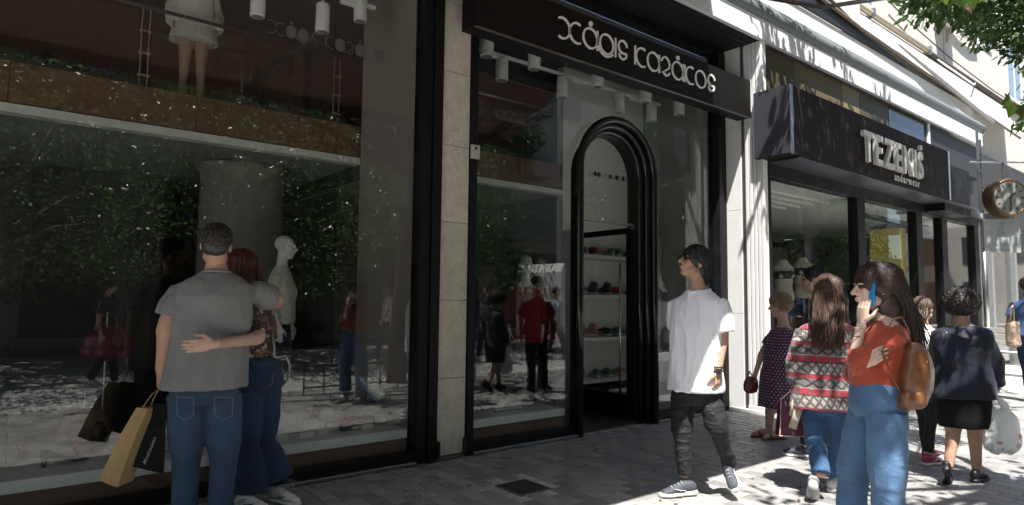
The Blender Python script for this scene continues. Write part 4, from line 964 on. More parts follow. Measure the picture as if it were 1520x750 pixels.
    def pants(s, mat, thigh=.098, knee=.072, hem=.062, hip=(.175, .125), end=1.0, voxel=.009, amp=.005, waist=.16, seed=2, name='trousers', flare=None, scale=(8, 8, 11)):
        m = MB().loft(s.rings([(-.20, hip[0]*.62, hip[1]*.75), (-.10, hip[0]*.96, hip[1]), (.02, hip[0], hip[1]), (.12, hip[0]*.95, hip[1]*.95), (waist+.045, hip[0]*.89, hip[1]*.90), (waist+.06, hip[0]*.89, hip[1]*.90)]))
        for h, k, a in ((s.hl, s.kl, s.al), (s.hr, s.kr, s.ar)):
            b = bend(h, k, k.lerp(a, end)); rr = lerps(flare or [thigh, thigh*.95, (thigh+knee)/2, knee, (knee+hem)/2, hem], len(b))
            m.tube(b, rr, 18)
        me = remesh(m, voxel, 3, .6); wrinkle(me, amp, scale, seed)
        return s.add(name, me, mat)
    def cap_hair(s, mat, n=420, length=.035, k=1.0, vol=(.083, .102, .090), back=-.018, upo=.040, low=-.05, seed=1, curl=0, r=.0045, mess=.35, name='hair', extra=None, lift=.004):
        """base shell plus many small locks lying along it"""
        fr = s.hf; rg = random.Random(seed); m = MB(); m.ell(fr.p(back*k, 0, upo*k), (vol[0]*k, vol[1]*k, vol[2]*k), fr.rot(), 22, 16)
        m.ell(fr.p((back-.035)*k, 0, (upo-.05)*k), (vol[0]*.86*k, .055*k, .062*k), fr.rot(), 18, 12)
        if extra: extra(m, fr)
        me = remesh(m, .006, 2); wrinkle(me, .003 if not curl else .008, (40, 40, 22) if not curl else (30, 30, 30), seed); lo = MB()
        for i in range(n):
            th = rg.uniform(0, 2*math.pi); ph = math.acos(rg.uniform(-.55, 1))
            d = Vector((math.sin(ph)*math.cos(th), math.sin(ph)*math.sin(th), math.cos(ph)))
            if d.y > .55 and d.z < .45: continue
            def surf(dv): return fr.p((back+dv.y*vol[1]*(1+lift*8))*k, dv.x*vol[0]*(1+lift*8)*k, (upo+dv.z*vol[2]*(1+lift*8))*k)
            tdir = Vector((d.x*.4, -.25, -1))+Vector((rg.gauss(0, mess), rg.gauss(0, mess), rg.gauss(0, mess*.6))); pts = []; dv = d.copy(); L = length*rg.uniform(.6, 1.5)
            for j in range(5):
                q = surf(dv)
                if curl: q = q+fr.S*curl*math.sin(j*2.1+i)+fr.F*curl*math.cos(j*2.4+i)+fr.U*curl*.6*math.sin(j*1.7+i*2)
                if (q-fr.o).dot(fr.U) < low*k: break
                pts.append(q); tt = tdir-dv*tdir.dot(dv); dv = (dv+tt.normalized()*(L/4)/.09).normalized()
            if len(pts) > 2: lo.tube(pts, lerps([r*.7, r, r*.8, r*.3], len(pts)), 5)
        t = bmesh.new(); t.from_mesh(me); tm = lo.mesh('l', True); t.from_mesh(tm); t.to_mesh(me); t.free(); bpy.data.meshes.remove(tm)
        me.polygons.foreach_set('use_smooth', [True]*len(me.polygons))
        return s.add(name, me, mat)
    def long_hair(s, mat, end, n=240, k=1.0, width=.12, seed=1, r=.006, wave=.012, vol=(.088, .108, .094), volume=None, back=-.02, depthw=.05, face_open=.5, name='hair', tie=None):
        """locks from the crown over the skull, falling to around the point end"""
        fr = s.hf; rg = random.Random(seed); m = MB(); m.ell(fr.p(back*k, 0, .036*k), (vol[0]*k, vol[1]*k, vol[2]*k), fr.rot(), 22, 16)
        m.ell(fr.p((back-.045)*k, 0, -.04*k), (.075*k, .06*k, .08*k), fr.rot())
        nape = fr.p(-.085*k, 0, -.06*k); end = Vector(end)
        if volume: 
            for p, rr in volume: m.ell(p, rr)
        m.tube([fr.p(-.06*k, 0, .0), nape, nape.lerp(end, .5), end], [(.07*k, .06*k), (width*.75, depthw), (width*.8, depthw*.9), (width*.35, depthw*.4)], 14, up=fr.F)
        me = remesh(m, .007, 2); wrinkle(me, .0055, (34, 34, 5), seed); lo = MB()
        for i in range(n):
            th = rg.uniform(0, 2*math.pi); z0 = rg.uniform(-.2, 1); rr_ = math.sqrt(max(0, 1-z0*z0)); d = Vector((rr_*math.cos(th), rr_*math.sin(th), z0))
            if d.y > face_open and z0 < .75: continue
            pts = []; dv = d.copy(); ph = rg.uniform(0, 6.28)
            for j in range(5):
                pts.append(fr.p((back+dv.y*vol[1]*1.04)*k, dv.x*vol[0]*1.04*k, (.036+dv.z*vol[2]*1.04)*k))
                td = Vector((dv.x*.8, -.75, -.9)); td = td-dv*td.dot(dv); dv = (dv+td.normalized()*.34).normalized()
                if dv.y > .35 and dv.z < .2: break
            side = max(-1, min(1, dv.x*1.25+rg.gauss(0, .25)))
            e = end+fr.S*side*width*.9+fr.F*(-abs(rg.gauss(0, .5))*depthw)+Vector((0, 0, rg.uniform(-.04, .09)))
            b = pts[-1]; ctrl = nape+fr.S*side*width*1.0-fr.F*depthw*rg.uniform(.1, 1.0)
            for j in range(1, 8):
                t = j/7; p = b.lerp(ctrl, t).lerp(ctrl.lerp(e, t), t)
                pts.append(p+fr.S*wave*math.sin(ph+t*7)*t+fr.F*wave*.7*math.cos(ph+t*6)*t)
            if i % 14 == 0: pts = [q+fr.S*side*.02*(j/len(pts))*2+Vector((rg.gauss(0, .006), rg.gauss(0, .006), 0)) for j, q in enumerate(pts)]; lo.tube(pts, r*.35, 4); continue
            lo.tube(pts, lerps([r*.6, r, r*1.1, r, r*.35], len(pts)), 5)
        t = bmesh.new(); t.from_mesh(me); tm = lo.mesh('l', True); t.from_mesh(tm); t.to_mesh(me); t.free(); bpy.data.meshes.remove(tm)
        me.polygons.foreach_set('use_smooth', [True]*len(me.polygons))
        return s.add(name, me, mat)
# ---- shoes: local x = toe direction, z = up, heel at origin
def shoe_geo(kind='sneaker', L=.285, W=.047):
    P = {}
    def ring(x, w, h, z0, n=14, e=2.6, lean=0): return [(x+lean*(math.sin(2*math.pi*i/n) > 0)*math.sin(2*math.pi*i/n), w*math.copysign(abs(math.cos(2*math.pi*i/n))**(2/e), math.cos(2*math.pi*i/n)), z0+h*.5+h*.5*math.copysign(abs(math.sin(2*math.pi*i/n))**(2/e), math.sin(2*math.pi*i/n))) for i in range(n)]
    if kind in ('sneaker', 'runner', 'boot'):
        st = [(0.0, .55, .03), (.03, .80, .034), (.10, .74, .030), (.17, .92, .028), (.22, 1.0, .027), (.26, .82, .027), (.285, .40, .022)]
        k = L/.285; P['sole'] = MB().loft([ring(x*k, w*W, h if kind != 'runner' else h*1.25, 0 if x < .25 else .004) for x, w, h in st])
        up = [(0.006, .42, .055), (.02, .68, .072), (.05, .74, .078), (.085, .70, .082), (.12, .72, .074), (.16, .80, .060), (.20, .86, .046), (.24, .80, .034), (.27, .50, .022)]
        if kind == 'boot': up = [(x, w, h+(.05 if x < .1 else 0)) for x, w, h in up]
        P['upper'] = MB().loft([ring(x*k, w*W, h*1.08, .018, e=2.2) for x, w, h in up])
        la = MB()
        for i in range(4):
            x = (.115+.025*i)*k; z = .018+[.083, .073, .062, .055][i]; la.tube([(x, -.022, z-.012), (x+.004, 0, z+.003), (x, .022, z-.012)], .0032, 5)
        P['laces'] = la
        st2 = MB()
        for sgn in (-1, 1): st2.tube([(.10*k, sgn*W*.76, .045), (.14*k, sgn*W*.83, .048), (.185*k, sgn*W*.80, .062)], [.004, .005, .003], 5)
        P['side_stripe'] = st2
    elif kind == 'pump':
        P['upper'] = MB().loft([ring(0, .02, .05, .045), ring(.03, .030, .055, .045), ring(.07, .031, .040, .035), ring(.12, .034, .026, .018), ring(.17, .040, .030, .004), ring(.215, .034, .026, .002), ring(.245, .014, .016, .002)])
        P['heel'] = MB().loft([ring(.012, .018, .001, .05), ring(.014, .011, .001, .025), ring(.012, .009, .001, 0)]) if False else MB().tube([(.02, 0, .055), (.014, 0, .0)], [.018, .009], 8)
    elif kind == 'sandal':
        k = L/.285; P['sole'] = MB().loft([ring(x*k, w*W, .018, 0) for x, w in ((0, .5), (.03, .75), (.10, .7), (.18, .9), (.23, .95), (.265, .8), (.285, .4))])
        P['strap'] = MB().tube([(.19*k, -W*.9, .015), (.19*k, 0, .055), (.19*k, W*.9, .015)], [(.006, .018)]*3, 8).tube([(.03, -W*.7, .02), (.06, 0, .075), (.03, W*.7, .02)], .006, 6)
    return P
def shoe_on(b, heel, toe, up, kind, mats, L=.285, name='shoe', W=.047):
    heel, toe = Vector(heel), Vector(toe); X = (toe-heel).normalized(); Z = Vector(up); Z = (Z-X*Z.dot(X)).normalized(); Y = Z.cross(X)
    mt = Matrix(((X.x, Y.x, Z.x, heel.x), (X.y, Y.y, Z.y, heel.y), (X.z, Y.z, Z.z, heel.z), (0, 0, 0, 1)))
    P = shoe_geo(kind, L, W); first = None
    for k in ('upper', 'sole', 'laces', 'side_stripe', 'heel', 'strap'):
        if k in P:
            if mats.get(k) is None: continue
            o = b.add(name if first is None else k, P[k].xf(mt), mats[k], first); first = first or o
    return first
LACE = M('lace_grey', (.35, .36, .38), .8); SOLEW = M('sole_white', (.66, .65, .62), .6, .1, 12); SOLEG = M('sole_grey', (.40, .40, .38), .7)
WHITE_SN = dict(upper=M('sneaker_white', (.64, .63, .61), .55, .08, 10), sole=SOLEW, laces=SOLEW, side_stripe=M('stripe_black', (.02, .02, .02), .5))
GREY_SN = dict(upper=M('sneaker_grey', (.05, .055, .068), .7, .15, 25, bump=.3, bscale=200), sole=SOLEW, laces=LACE, side_stripe=M('stripe_pale', (.35, .36, .38), .5))
UPV = Vector((0, 0, 1))
LOOSE = (.35, .55, .45); GRIP = (1.0, 1.3, .9)
CRh = Vector((CR.x, CR.y, 0)).normalized()
def right_of(f): return f.cross(UPV).normalized()
# ---- man in a grey T-shirt, back turned, at the window ------------------------------------------
b = Body('person', 'man seen from behind in grey T-shirt and jeans with arm round the red-haired woman', 310, 3.9)
J = b.J; b.face = b.nv.copy(); rr = right_of(b.face)
b.head = J(321, 364, .0); b.look = b.face+rr*.12+UPV*.02; b.hup = UPV+rr*.06
b.neck = J(322, 397, .01); b.chest = J(318, 440, -.01); b.pel = J(305, 566, -.01)
b.sl = J(266, 421, 0); b.sr = J(379, 420, .02); b.el = J(247, 492, -.02); b.wl = J(239, 550, -.03)
b.er = J(411, 447, .13); b.wr = J(372, 440, .36)
b.hl = J(277, 585, 0); b.hr = J(331, 585, 0); b.kl = J(277, 672, .02); b.kr = J(333, 672, .02); b.al = J(274, 765, -.02); b.ar = J(325, 765, -.02)
b.handl = (J(237, 590, 0)-J(239, 550, -.03), rr*.8+b.face*.3, -1, (.9, 1.2, .8)); b.handr = (J(335, 445, .40)-J(372, 440, .36), UPV*-1-b.face*.4, 1, LOOSE)
SK1 = skin('tan', (.46, .27, .19)); SK2 = skin('fair', (.52, .33, .25)); SK3 = skin('olive', (.42, .25, .17))
b.skin_body(SK1, 1.12, head_k=1.05, ak=1.28); b.cap_hair(hairm('grey_brown', (.035, .029, .025)), 520, .022, 1.05, r=.0034, low=-.066, seed=3)
GREYT = cloth('grey_marl', (.205, .205, .205), fine=.13, bscale=500, var=.07)
b.top(GREYT, [(-.055, .245, .165), (.0, .245, .165), (.15, .232, .158), (.4, .226, .150), (.62, .232, .150), (.78, .228, .135), (.87, .215, .115), (.925, .135, .095), (.965, .085, .078)], ((.62, .098, .094), (.72, .094, .088)), amp=.0075, scale=(9, 9, 2.6), seed=4, collar=.078)
b.pants(denim('mid_blue', (.040, .070, .125)), .108, .080, .070, (.195, .140), seed=3, amp=.004, name='jeans', scale=(9, 9, 7))
GOLDS = M('stitch_tan', (.30, .20, .10), .8)
for px0, px1, y0 in ((262, 287, 590), (318, 345, 590)):
    pts = [J(px0, y0, -.158), J(px0+1, y0+27, -.168), J((px0+px1)/2, y0+34, -.172), J(px1, y0+27, -.168), J(px1, y0, -.160)]
    b.add('pocket_stitching', MB().tube(pts+[pts[0]], .0016, 5), GOLDS)
for h, t in ((J(269, 800, -.06), J(274, 786, .20)), (J(322, 800, -.06), J(334, 786, .20))):
    h.z = .0; t.z = .0; shoe_on(b, h, t, UPV, 'sneaker', GREY_SN, .30)
gray_man = b
# his two paper bags
KRAFT = M('kraft_paper', (.40, .27, .12), .75, .07, 5, bump=.15, bscale=40); BLKP = M('bag_black', (.006, .006, .007), .6, .1, spec=.2)
def paper_bag(name, label, top_l, top_r, bot_r, bot_l, depth, nv, mat, edge=None, gusset=.0):
    """a slightly bulged carrier bag hanging as a tilted box"""
    c = (top_l+top_r+bot_l+bot_r)/4; t = thing(name, label, 'bag', c); mb = MB(); n = 6
    q = [[(top_l.lerp(top_r, u)).lerp(bot_l.lerp(bot_r, u), v) for u in (0, .5, 1)] for v in (0, .35, .7, 1)]
    V = []; 
    for sg in (-1, 1):
        for v in range(4):
            for u in range(3):
                bulge = depth*(.35 if v == 0 else .85 if v == 1 else 1.0)*(1 if u != 1 else 1.12)*.5
                V.append(q[v][u]+nv*sg*bulge-c)
    F = []
    for v in range(3):
        for u in range(2):
            a = v*3+u; F.append((a, a+1, a+4, a+3)); F.append((12+a, 12+a+3, 12+a+4, 12+a+1))
        F.append((v*3, v*3+3, 12+v*3+3, 12+v*3)); F.append((v*3+2, 12+v*3+2, 12+v*3+5, v*3+5))
    F += [(9, 10, 22, 21), (10, 11, 23, 22)]
    # open mouth with inside faces
    mb.add(V, F); o = obj('bag_body', mb, mat, t); 
    sd = o.modifiers.new('t', 'SOLIDIFY'); sd.thickness = .002
    return t, c
t, c = paper_bag('paper_bag', 'tan kraft paper carrier bag held by the man in grey', J(207, 604, -.05), J(223, 606, -.05), J(186, 718, -.08), J(160, 707, -.08), .13, (b.nv+CRh*.5).normalized(), KRAFT)
hold = J(236, 578, -.02)
obj('handle', MB().tube([J(211, 606, -.08)-c, J(226, 585, -.05)-c, hold-c, J(230, 588, .0)-c, J(222, 606, .0)-c], .003, 6), M('cord_tan', (.35, .24, .12), .8), t)
t, c = paper_bag('paper_bag', 'black carrier bag with white script beside the kraft bag', J(222, 598, .02), J(246, 600, .02), J(243, 700, .03), J(199, 690, -.02), .09, b.nv, BLKP)
obj('handle', MB().tube([J(226, 600, -.02)-c, J(234, 585, -.01)-c, hold-c, J(240, 588, .02)-c, J(243, 601, .05)-c], .003, 6), BLKP, t)
INKW = M('ink_white', (.26, .26, .26), .6)
def script_on(t, c, p0, p1, upv, size, txt, mat, out):
    """handwritten-looking print lying on the bag side, letter by letter"""
    d = (p1-p0).normalized(); x = 0; up_ = upv.normalized()
    for ch in txt:
        me = font_mesh(ch, size, .001, .0004, shear=.3); co = coords(me)
        if not len(co): x += size*.4; continue
        x0 = co[:, 0].min(); w = co[:, 0].max()-x0
        new = np.array([(p0+d*float(v[0]-x0+x)+up_*float(v[1])+out*(.002+float(v[2])))[:] for v in co])-np.array(c[:]); setco(me, new); obj('letter', me, mat, t); x += w+size*.06
script_on(t, c, J(216, 690, -.10), J(246, 616, -.06), (CRh*-.8+UPV*.35), .030, 'Modiasann', INKW, -b.nv)

# ---- red-haired woman --------------------------------------------------------------------------
b = Body('person', 'red-haired woman in dark patterned top and flared jeans hugging the man in grey', 385, 4.4)
J = b.J; b.face = (b.nv*.95-CRh*.25).normalized(); rr = right_of(b.face)
b.head = J(358, 399, .05); b.look = b.face-rr*.1; b.hup = UPV-rr*.12
b.neck = J(366, 432, .03); b.chest = J(372, 462, .02); b.pel = J(384, 560, .0)
b.sl = J(362, 449, -.22); b.sr = J(396, 450, .08); b.el = J(386, 502, -.44); b.wl = J(318, 511, -.70)
b.er = J(400, 505, .22); b.wr = J(385, 545, .32)
b.hl = J(368, 578, -.05); b.hr = J(397, 578, .03); b.kl = J(368, 658, -.03); b.kr = J(392, 655, .05); b.al = J(372, 728, -.04); b.ar = J(411, 712, .02)
b.handl = (J(285, 514, -.715)-J(318, 511, -.70), b.nv*.9, -1, (.10, .15, .12)); b.handr = (UPV*-1, rr*-1, 1, LOOSE)
b.skin_body(SK2, .95, head_k=.98, ak=1.25)
RED = hairm('auburn', (.085, .018, .010))
b.long_hair(RED, J(366, 452, -.04), 260, 1.0, .105, 5, wave=.006, depthw=.05, vol=(.094, .114, .10))
def leop(P):
    n = vnoise(P.astype(np.float64)*38, 3); n2 = vnoise(P.astype(np.float64)*55, 9); c = np.tile(np.array([.030, .020, .016]), (len(P), 1))
    c[n > .28] = (.20, .085, .05); c[n2 > .48] = (.42, .36, .32); return c
b.top(M('cloth_pattern', (1, 1, 1), .7, .1, 20, attr='paint', sheen=.1), [(-.02, .165, .125), (.05, .160, .12), (.30, .138, .11), (.55, .155, .125), (.78, .155, .11), (.87, .145, .095), (.94, .09, .08), (1.0, .06, .06)], ((.94, .068, .058), (.9, .065, .058)), .0055, .003, (9, 9, 6), 'blouse', 6, paintfn=leop)
b.pants(denim('dark_blue', (.026, .044, .088)), .092, .066, .115, (.172, .135), flare=[.094, .092, .078, .066, .074, .10, .118], seed=5, name='flared_jeans')
b.add('pocket_stitching', MB().tube([J(386, 556, -.125), J(387, 572, -.135), J(396, 577, -.130), J(404, 570, -.11), J(404, 553, -.105)], .0016, 5), GOLDS)
fr_ = MB(); rg = random.Random(2)
for a, off in ((b.al, 0), (b.ar, 0)):
    for i in range(70):
        t = rg.uniform(0, 6.28); p = a+Vector((.118*math.cos(t), .118*math.sin(t), -.02)); fr_.tube([p, p+Vector((rg.uniform(-.01, .01), rg.uniform(-.01, .01), -rg.uniform(.02, .055)))], [.0022, .001], 4)
tag(b.add('frayed_hem', fr_, M('thread_pale', (.32, .32, .34), .9)), kind='stuff')
for h, t in ((J(350, 744, -.06), J(384, 748, -.18)), (J(400, 728, .04), J(433, 732, -.10))):
    h.z = max(0, min(.012, h.z)) if False else 0.0; t.z = 0.0; shoe_on(b, h, t, UPV, 'sneaker', WHITE_SN, .27)
bag = thing('shoulder_bag', 'white shoulder bag strap looping beside the red-haired woman', 'bag', J(415, 545, .1)); c = bag.location
obj('bag_body', MB().ell(J(408, 560, .26)-c, (.07, .05, .10)), M('bag_offwhite', (.50, .50, .48), .5), bag, smooth=True)
obj('strap', MB().tube([p-c for p in (J(403, 492, .0), J(407, 515, -.06), J(407, 530, -.08), J(411, 531, -.02), J(424, 528, .02), J(430, 542, .05), J(429, 560, .08), J(420, 572, .12))], [(.006, .010)]*8, 8), M('bag_offwhite', (.50, .50, .48), .5), bag, smooth=True)

# ---- man in the white T-shirt --------------------------------------------------------------------
b = Body('person', 'dark-haired man in white T-shirt and black jeans walking past and looking up', 1035, 4.72)
J = b.J; b.face = (-CRh*.80-b.nv*.60).normalized(); rr = right_of(b.face)   # his right is away from us, towards picture left
b.head = J(1030, 389, -.02); b.look = (-CRh*.93-b.nv*.30+UPV*.28); b.hup = UPV+CRh*.28
b.neck = J(1037, 424, .0); b.chest = J(1036, 462, .0); b.pel = J(1033, 572, .0)
b.sr = J(1003, 444, .10); b.sl = J(1070, 443, -.10); b.el = J(1072, 506, -.06); b.wl = J(1066, 551, -.14)
b.er = J(1008, 505, .20); b.wr = J(1002, 545, .10)
b.hr = J(1014, 583, .05); b.hl = J(1050, 583, -.04); b.kr = J(1012, 645, -.04); b.kl = J(1066, 640, -.10); b.ar = J(1017, 708, -.02); b.al = J(1084, 692, .10)
b.handl = (J(1065, 590, -.16)-J(1066, 551, -.14), (b.face*.2+rr*.8), -1, (.5, .7, .5)); b.handr = (UPV*-1+b.face*.3, rr*-1, 1, LOOSE)
b.skin_body(SK3, 1.0, head_k=1.0, ak=1.15)
b.eyes()
BLKH = hairm('black', (.012, .010, .009))
b.long_hair(BLKH, b.hf.p(-.085, 0, -.125), 700, 1.0, .070, 6, r=.0048, wave=.012, vol=(.090, .110, .096), depthw=.045, face_open=.62, back=-.012)
hf = b.hf; gl_ = b.add('glasses', MB().tube([hf.p(.098+.0*math.sin(a), .033+.024*math.cos(a), .004+.018*math.sin(a)) for a in [2*math.pi*i/16 for i in range(16)]], .0022, 6, closed=True).tube([hf.p(.098, -.033+.024*math.cos(a), .004+.018*math.sin(a)) for a in [2*math.pi*i/16 for i in range(16)]], .0022, 6, closed=True).tube([hf.p(.098, -.01, .008), hf.p(.105, 0, .012), hf.p(.098, .01, .008)], .002, 6).tube([hf.p(.096, -.057, .01), hf.p(.04, -.078, .012), hf.p(-.01, -.08, .01)], .0022, 6).tube([hf.p(.096, .057, .01), hf.p(.04, .078, .012), hf.p(-.01, .08, .01)], .0022, 6), BLACK)
WT = cloth('white_cotton', (.84, .84, .87), var=.03, fine=.03)
b.top(WT, [(-.055, .205, .150, .01), (.0, .205, .15), (.15, .20, .145), (.4, .198, .140), (.62, .205, .140), (.78, .208, .128), (.87, .190, .105), (.92, .125, .09), (.955, .085, .078)], ((.70, .085, .086), (.66, .082, .082)), amp=.009, scale=(9, 9, 2.4), seed=8, collar=.078, voxel=.007)
b.pants(M('denim_black', (.010, .010, .012), .8, .3, 5, bump=.3, bscale=400, fine=.2, fold=.6, fscale=(12, 12, 20)), .088, .062, .052, (.170, .125), end=.93, seed=7, name='jeans', amp=.007, scale=(8, 8, 14), voxel=.007)
shoe_on(b, J(1034, 734, -.02), J(979, 739, -.16), UPV, 'runner', GREY_SN, .29); 
h = J(1081, 690, .16); t = J(1094, 733, -.09); t.z = max(t.z, .0); shoe_on(b, h, t, -b.nv*.5-CRh*.35+UPV*.55, 'runner', GREY_SN, .285)
wt = b.add('wristwatch', MB().tube([b.wl+(rr*math.cos(a)*.033+b.face*math.sin(a)*.033) for a in [2*math.pi*i/16 for i in range(16)]], [(.011, .004)]*16, 8, closed=True, up=UPV).box(tuple(b.wl-b.nv*.038-Vector((.016, .010, .016))), tuple(b.wl-b.nv*.038+Vector((.016, .006, .016))), .003), BLACKM)
b.add('bracelet', MB().tube([b.wl+Vector((0, 0, .03))+(rr*math.cos(a)*.034+b.face*math.sin(a)*.034) for a in [2*math.pi*i/16 for i in range(16)]], .006, 6, closed=True), M('leather_dark', (.03, .02, .015), .6))

# ---- woman in the purple dress -------------------------------------------------------------------
b = Body('person', 'older woman in dotted purple dress with short blond curls by the white pier', 1157, 6.66)
J = b.J; b.face = (-CRh*.92-b.nv*.38).normalized(); rr = right_of(b.face)
b.head = J(1157, 455, 0); b.look = -CRh-b.nv*.1+UPV*.02; b.hup = UPV
b.neck = J(1163, 480, 0); b.chest = J(1161, 500, 0); b.pel = J(1156, 565, 0)
b.sr = J(1146, 492, .10); b.sl = J(1178, 493, -.08); b.el = J(1186, 530, -.06); b.wl = J(1180, 562, -.10); b.er = J(1130, 528, .10); b.wr = J(1121, 556, .02)
b.hr = J(1147, 572, .05); b.hl = J(1163, 572, -.05); b.kr = J(1143, 610, .04); b.kl = J(1162, 612, -.06); b.ar = J(1141, 643, .06); b.al = J(1158, 640, -.04)
b.handl = (UPV*-1, rr*1, -1, LOOSE); b.handr = (UPV*-1-CRh*.3, rr*-1, 1, GRIP)
b.skin_body(SK2, .95, head_k=.98, legs=True, voxel=.006); b.eyes()
b.cap_hair(hairm('blond_grey', (.28, .19, .105)), 700, .045, 1.0, r=.007, curl=.008, low=-.085, seed=8, vol=(.098, .112, .102), lift=.006)
def dots(P):
    c = np.tile(np.array([.062, .018, .060]), (len(P), 1)); q = P.astype(np.float64); q = q-np.array(b.base[:]); u = np.arctan2(q[:, 1], q[:, 0])*.17; v = q[:, 2]
    i = np.floor(v/.030); fu = (u/.034+.5*(i % 2)) % 1-.5; fv = (v/.030) % 1-.5; c[(fu**2+fv**2) < .05] = (.50, .36, .46); return c
b.top(M('dress_purple', (1, 1, 1), .75, .06, 10, attr='paint', sheen=.2), [(-.48, .185, .160), (-.38, .190, .165), (-.10, .195, .16), (.05, .19, .155), (.30, .165, .13), (.55, .17, .145), (.78, .155, .115), (.87, .145, .095), (.93, .085, .07)], ((.5, .066, .062), (.5, .066, .062)), .006, .006, (8, 8, 3), 'dress', 9, paintfn=dots)
TANL = M('sandal_tan', (.12, .07, .04), .6); SAND = dict(sole=TANL, strap=TANL)
for a, tx in ((b.ar, -1), (b.al, -1)):
    h = Vector((a.x, a.y, 0))+CRh*.05; t = h-CRh*.24-b.nv*.06; shoe_on(b, h, t, UPV, 'sandal', SAND, .26)
    b.add('foot', remesh(MB().limb([a, h-CRh*.02+Vector((0, 0, .05)), h-CRh*.12+Vector((0, 0, .045)), h-CRh*.21-b.nv*.05+Vector((0, 0, .03))], [.036, .04, .036, .022], 12), .006), SK2)
hb = thing('handbag', 'small oxblood handbag hanging from the purple-dressed woman', 'bag', J(1115, 570, .0)); c = hb.location
me = remesh(MB().ell((0, 0, 0), (.115, .055, .085)).ell((0, 0, -.04), (.12, .05, .06)), .008, 3); wrinkle(me, .006, (12, 12, 12), 3)
obj('bag_body', me, M('oxblood', (.16, .04, .045), .45), hb); obj('handle', MB().tube([(-.08, 0, .05), (-.03, 0, .13), Vector(J(1121, 566, .02))-Vector(c)+Vector((0, 0, .02)), (.07, 0, .05)], .008, 8), M('oxblood', (.16, .04, .045), .45), hb, smooth=True)

# ---- woman in the patterned cardigan -------------------------------------------------------------
b = Body('person', 'long-haired woman seen from behind in red and grey patterned cardigan', 1225, 4.72)
J = b.J; b.face = (b.nv*.97+CRh*.1).normalized(); rr = right_of(b.face)
b.head = J(1229, 434, .03); b.look = b.face-rr*.15; b.hup = UPV-rr*.03
b.neck = J(1228, 470, .02); b.chest = J(1228, 497, .0); b.pel = J(1226, 590, .0)
b.sl = J(1193, 487, .0); b.sr = J(1262, 487, .02); b.el = J(1183, 543, .01); b.wl = J(1184, 590, -.02); b.er = J(1272, 543, .05); b.wr = J(1268, 585, .14)
b.hl = J(1209, 604, .0); b.hr = J(1243, 604, .0); b.kl = J(1212, 660, -.02); b.kr = J(1238, 660, .08); b.al = J(1219, 708, -.16); b.ar = J(1236, 708, .16)
b.handl = (J(1184, 640, -.02)-J(1184, 590, -.02), rr, -1, GRIP); b.handr = (UPV*-1+b.face*.5, -rr, 1, LOOSE)
b.skin_body(SK2, .96, head_k=.98)
BRN = hairm('chestnut', (.045, .022, .012))
b.long_hair(BRN, J(1228, 512, -.15), 1000, 1.0, .105, 12, wave=.012, depthw=.05, vol=(.092, .112, .100), r=.0042)
def kilim(P):
    q = P.astype(np.float64)-0; n = len(q); c = np.zeros((n, 3)); z = q[:, 2]; rx = np.array(CRh[:]); u = q @ rx+.35*(q @ np.array(b.nv[:])); RED_, GRY, CRM, DK = np.array([.42, .035, .055]), np.array([.12, .105, .10]), np.array([.44, .38, .34]), np.array([.05, .045, .05])
    c[:] = CRM; zz = (z-.62) % .235; band = zz/.235
    m = band < .10; c[m] = RED_
    m = (band >= .10) & (band < .13); c[m] = DK
    m = (band >= .13) & (band < .46); tri = np.abs(((u/.085) % 1)-.5)*2; h = (band-.13)/.33; c[m] = np.where((np.abs(tri-h)[m, None] < .16) | (np.abs(tri-(1-h))[m, None] < .16), GRY, CRM)
    m = (band >= .46) & (band < .50); c[m] = DK
    m = (band >= .50) & (band < .68); c[m] = np.where((np.abs(((u/.055) % 1)-.5)[m, None] < .17) & (np.abs(band-.59)[m, None] < .05), GRY, RED_)
    m = (band >= .68) & (band < .71); c[m] = CRM
    m = (band >= .71); h = (band-.855)/.145; d = np.abs(((u/.068) % 1)-.5)*2; c[m] = np.where((np.abs(np.abs(h)+d-1)[m, None] < .26), DK, GRY*1.9)
    w = vnoise(q*60, 4); return np.clip(c*.78*(1+.25*w[:, None]), 0, 1)
def batwing(m):
    m.ell(J(1192, 520, .0), (.10, .08, .13)); m.ell(J(1264, 520, .02), (.09, .08, .13))
b.top(M('knit_pattern', (1, 1, 1), .95, .10, 30, attr='paint', bump=.5, bscale=160, sheen=.3), [(-.13, .245, .170), (-.04, .240, .165), (.10, .230, .155), (.35, .215, .145), (.6, .215, .14), (.78, .20, .12), (.87, .180, .10), (.94, .10, .08)], ((1.55, .085, .070), (1.55, .080, .068)), .0055, .008, (6, 6, 3), 'cardigan', 10, extra=batwing, paintfn=kilim)
b.pants(denim('blue', (.045, .10, .20)), .090, .070, .064, (.165, .125), end=.92, seed=9, name='jeans', amp=.004, scale=(9, 9, 9))
shoe_on(b, J(1208, 706, -.22), J(1206, 752, .0), (-b.nv*.9+UPV*.25), 'sneaker', dict(upper=SOLEG, sole=SOLEG, laces=SOLEG, side_stripe=None), .265)
h = J(1233, 727, .10); t = J(1243, 722, .34); h.z = 0; t.z = 0; shoe_on(b, h, t, UPV, 'sneaker', WHITE_SN, .26)
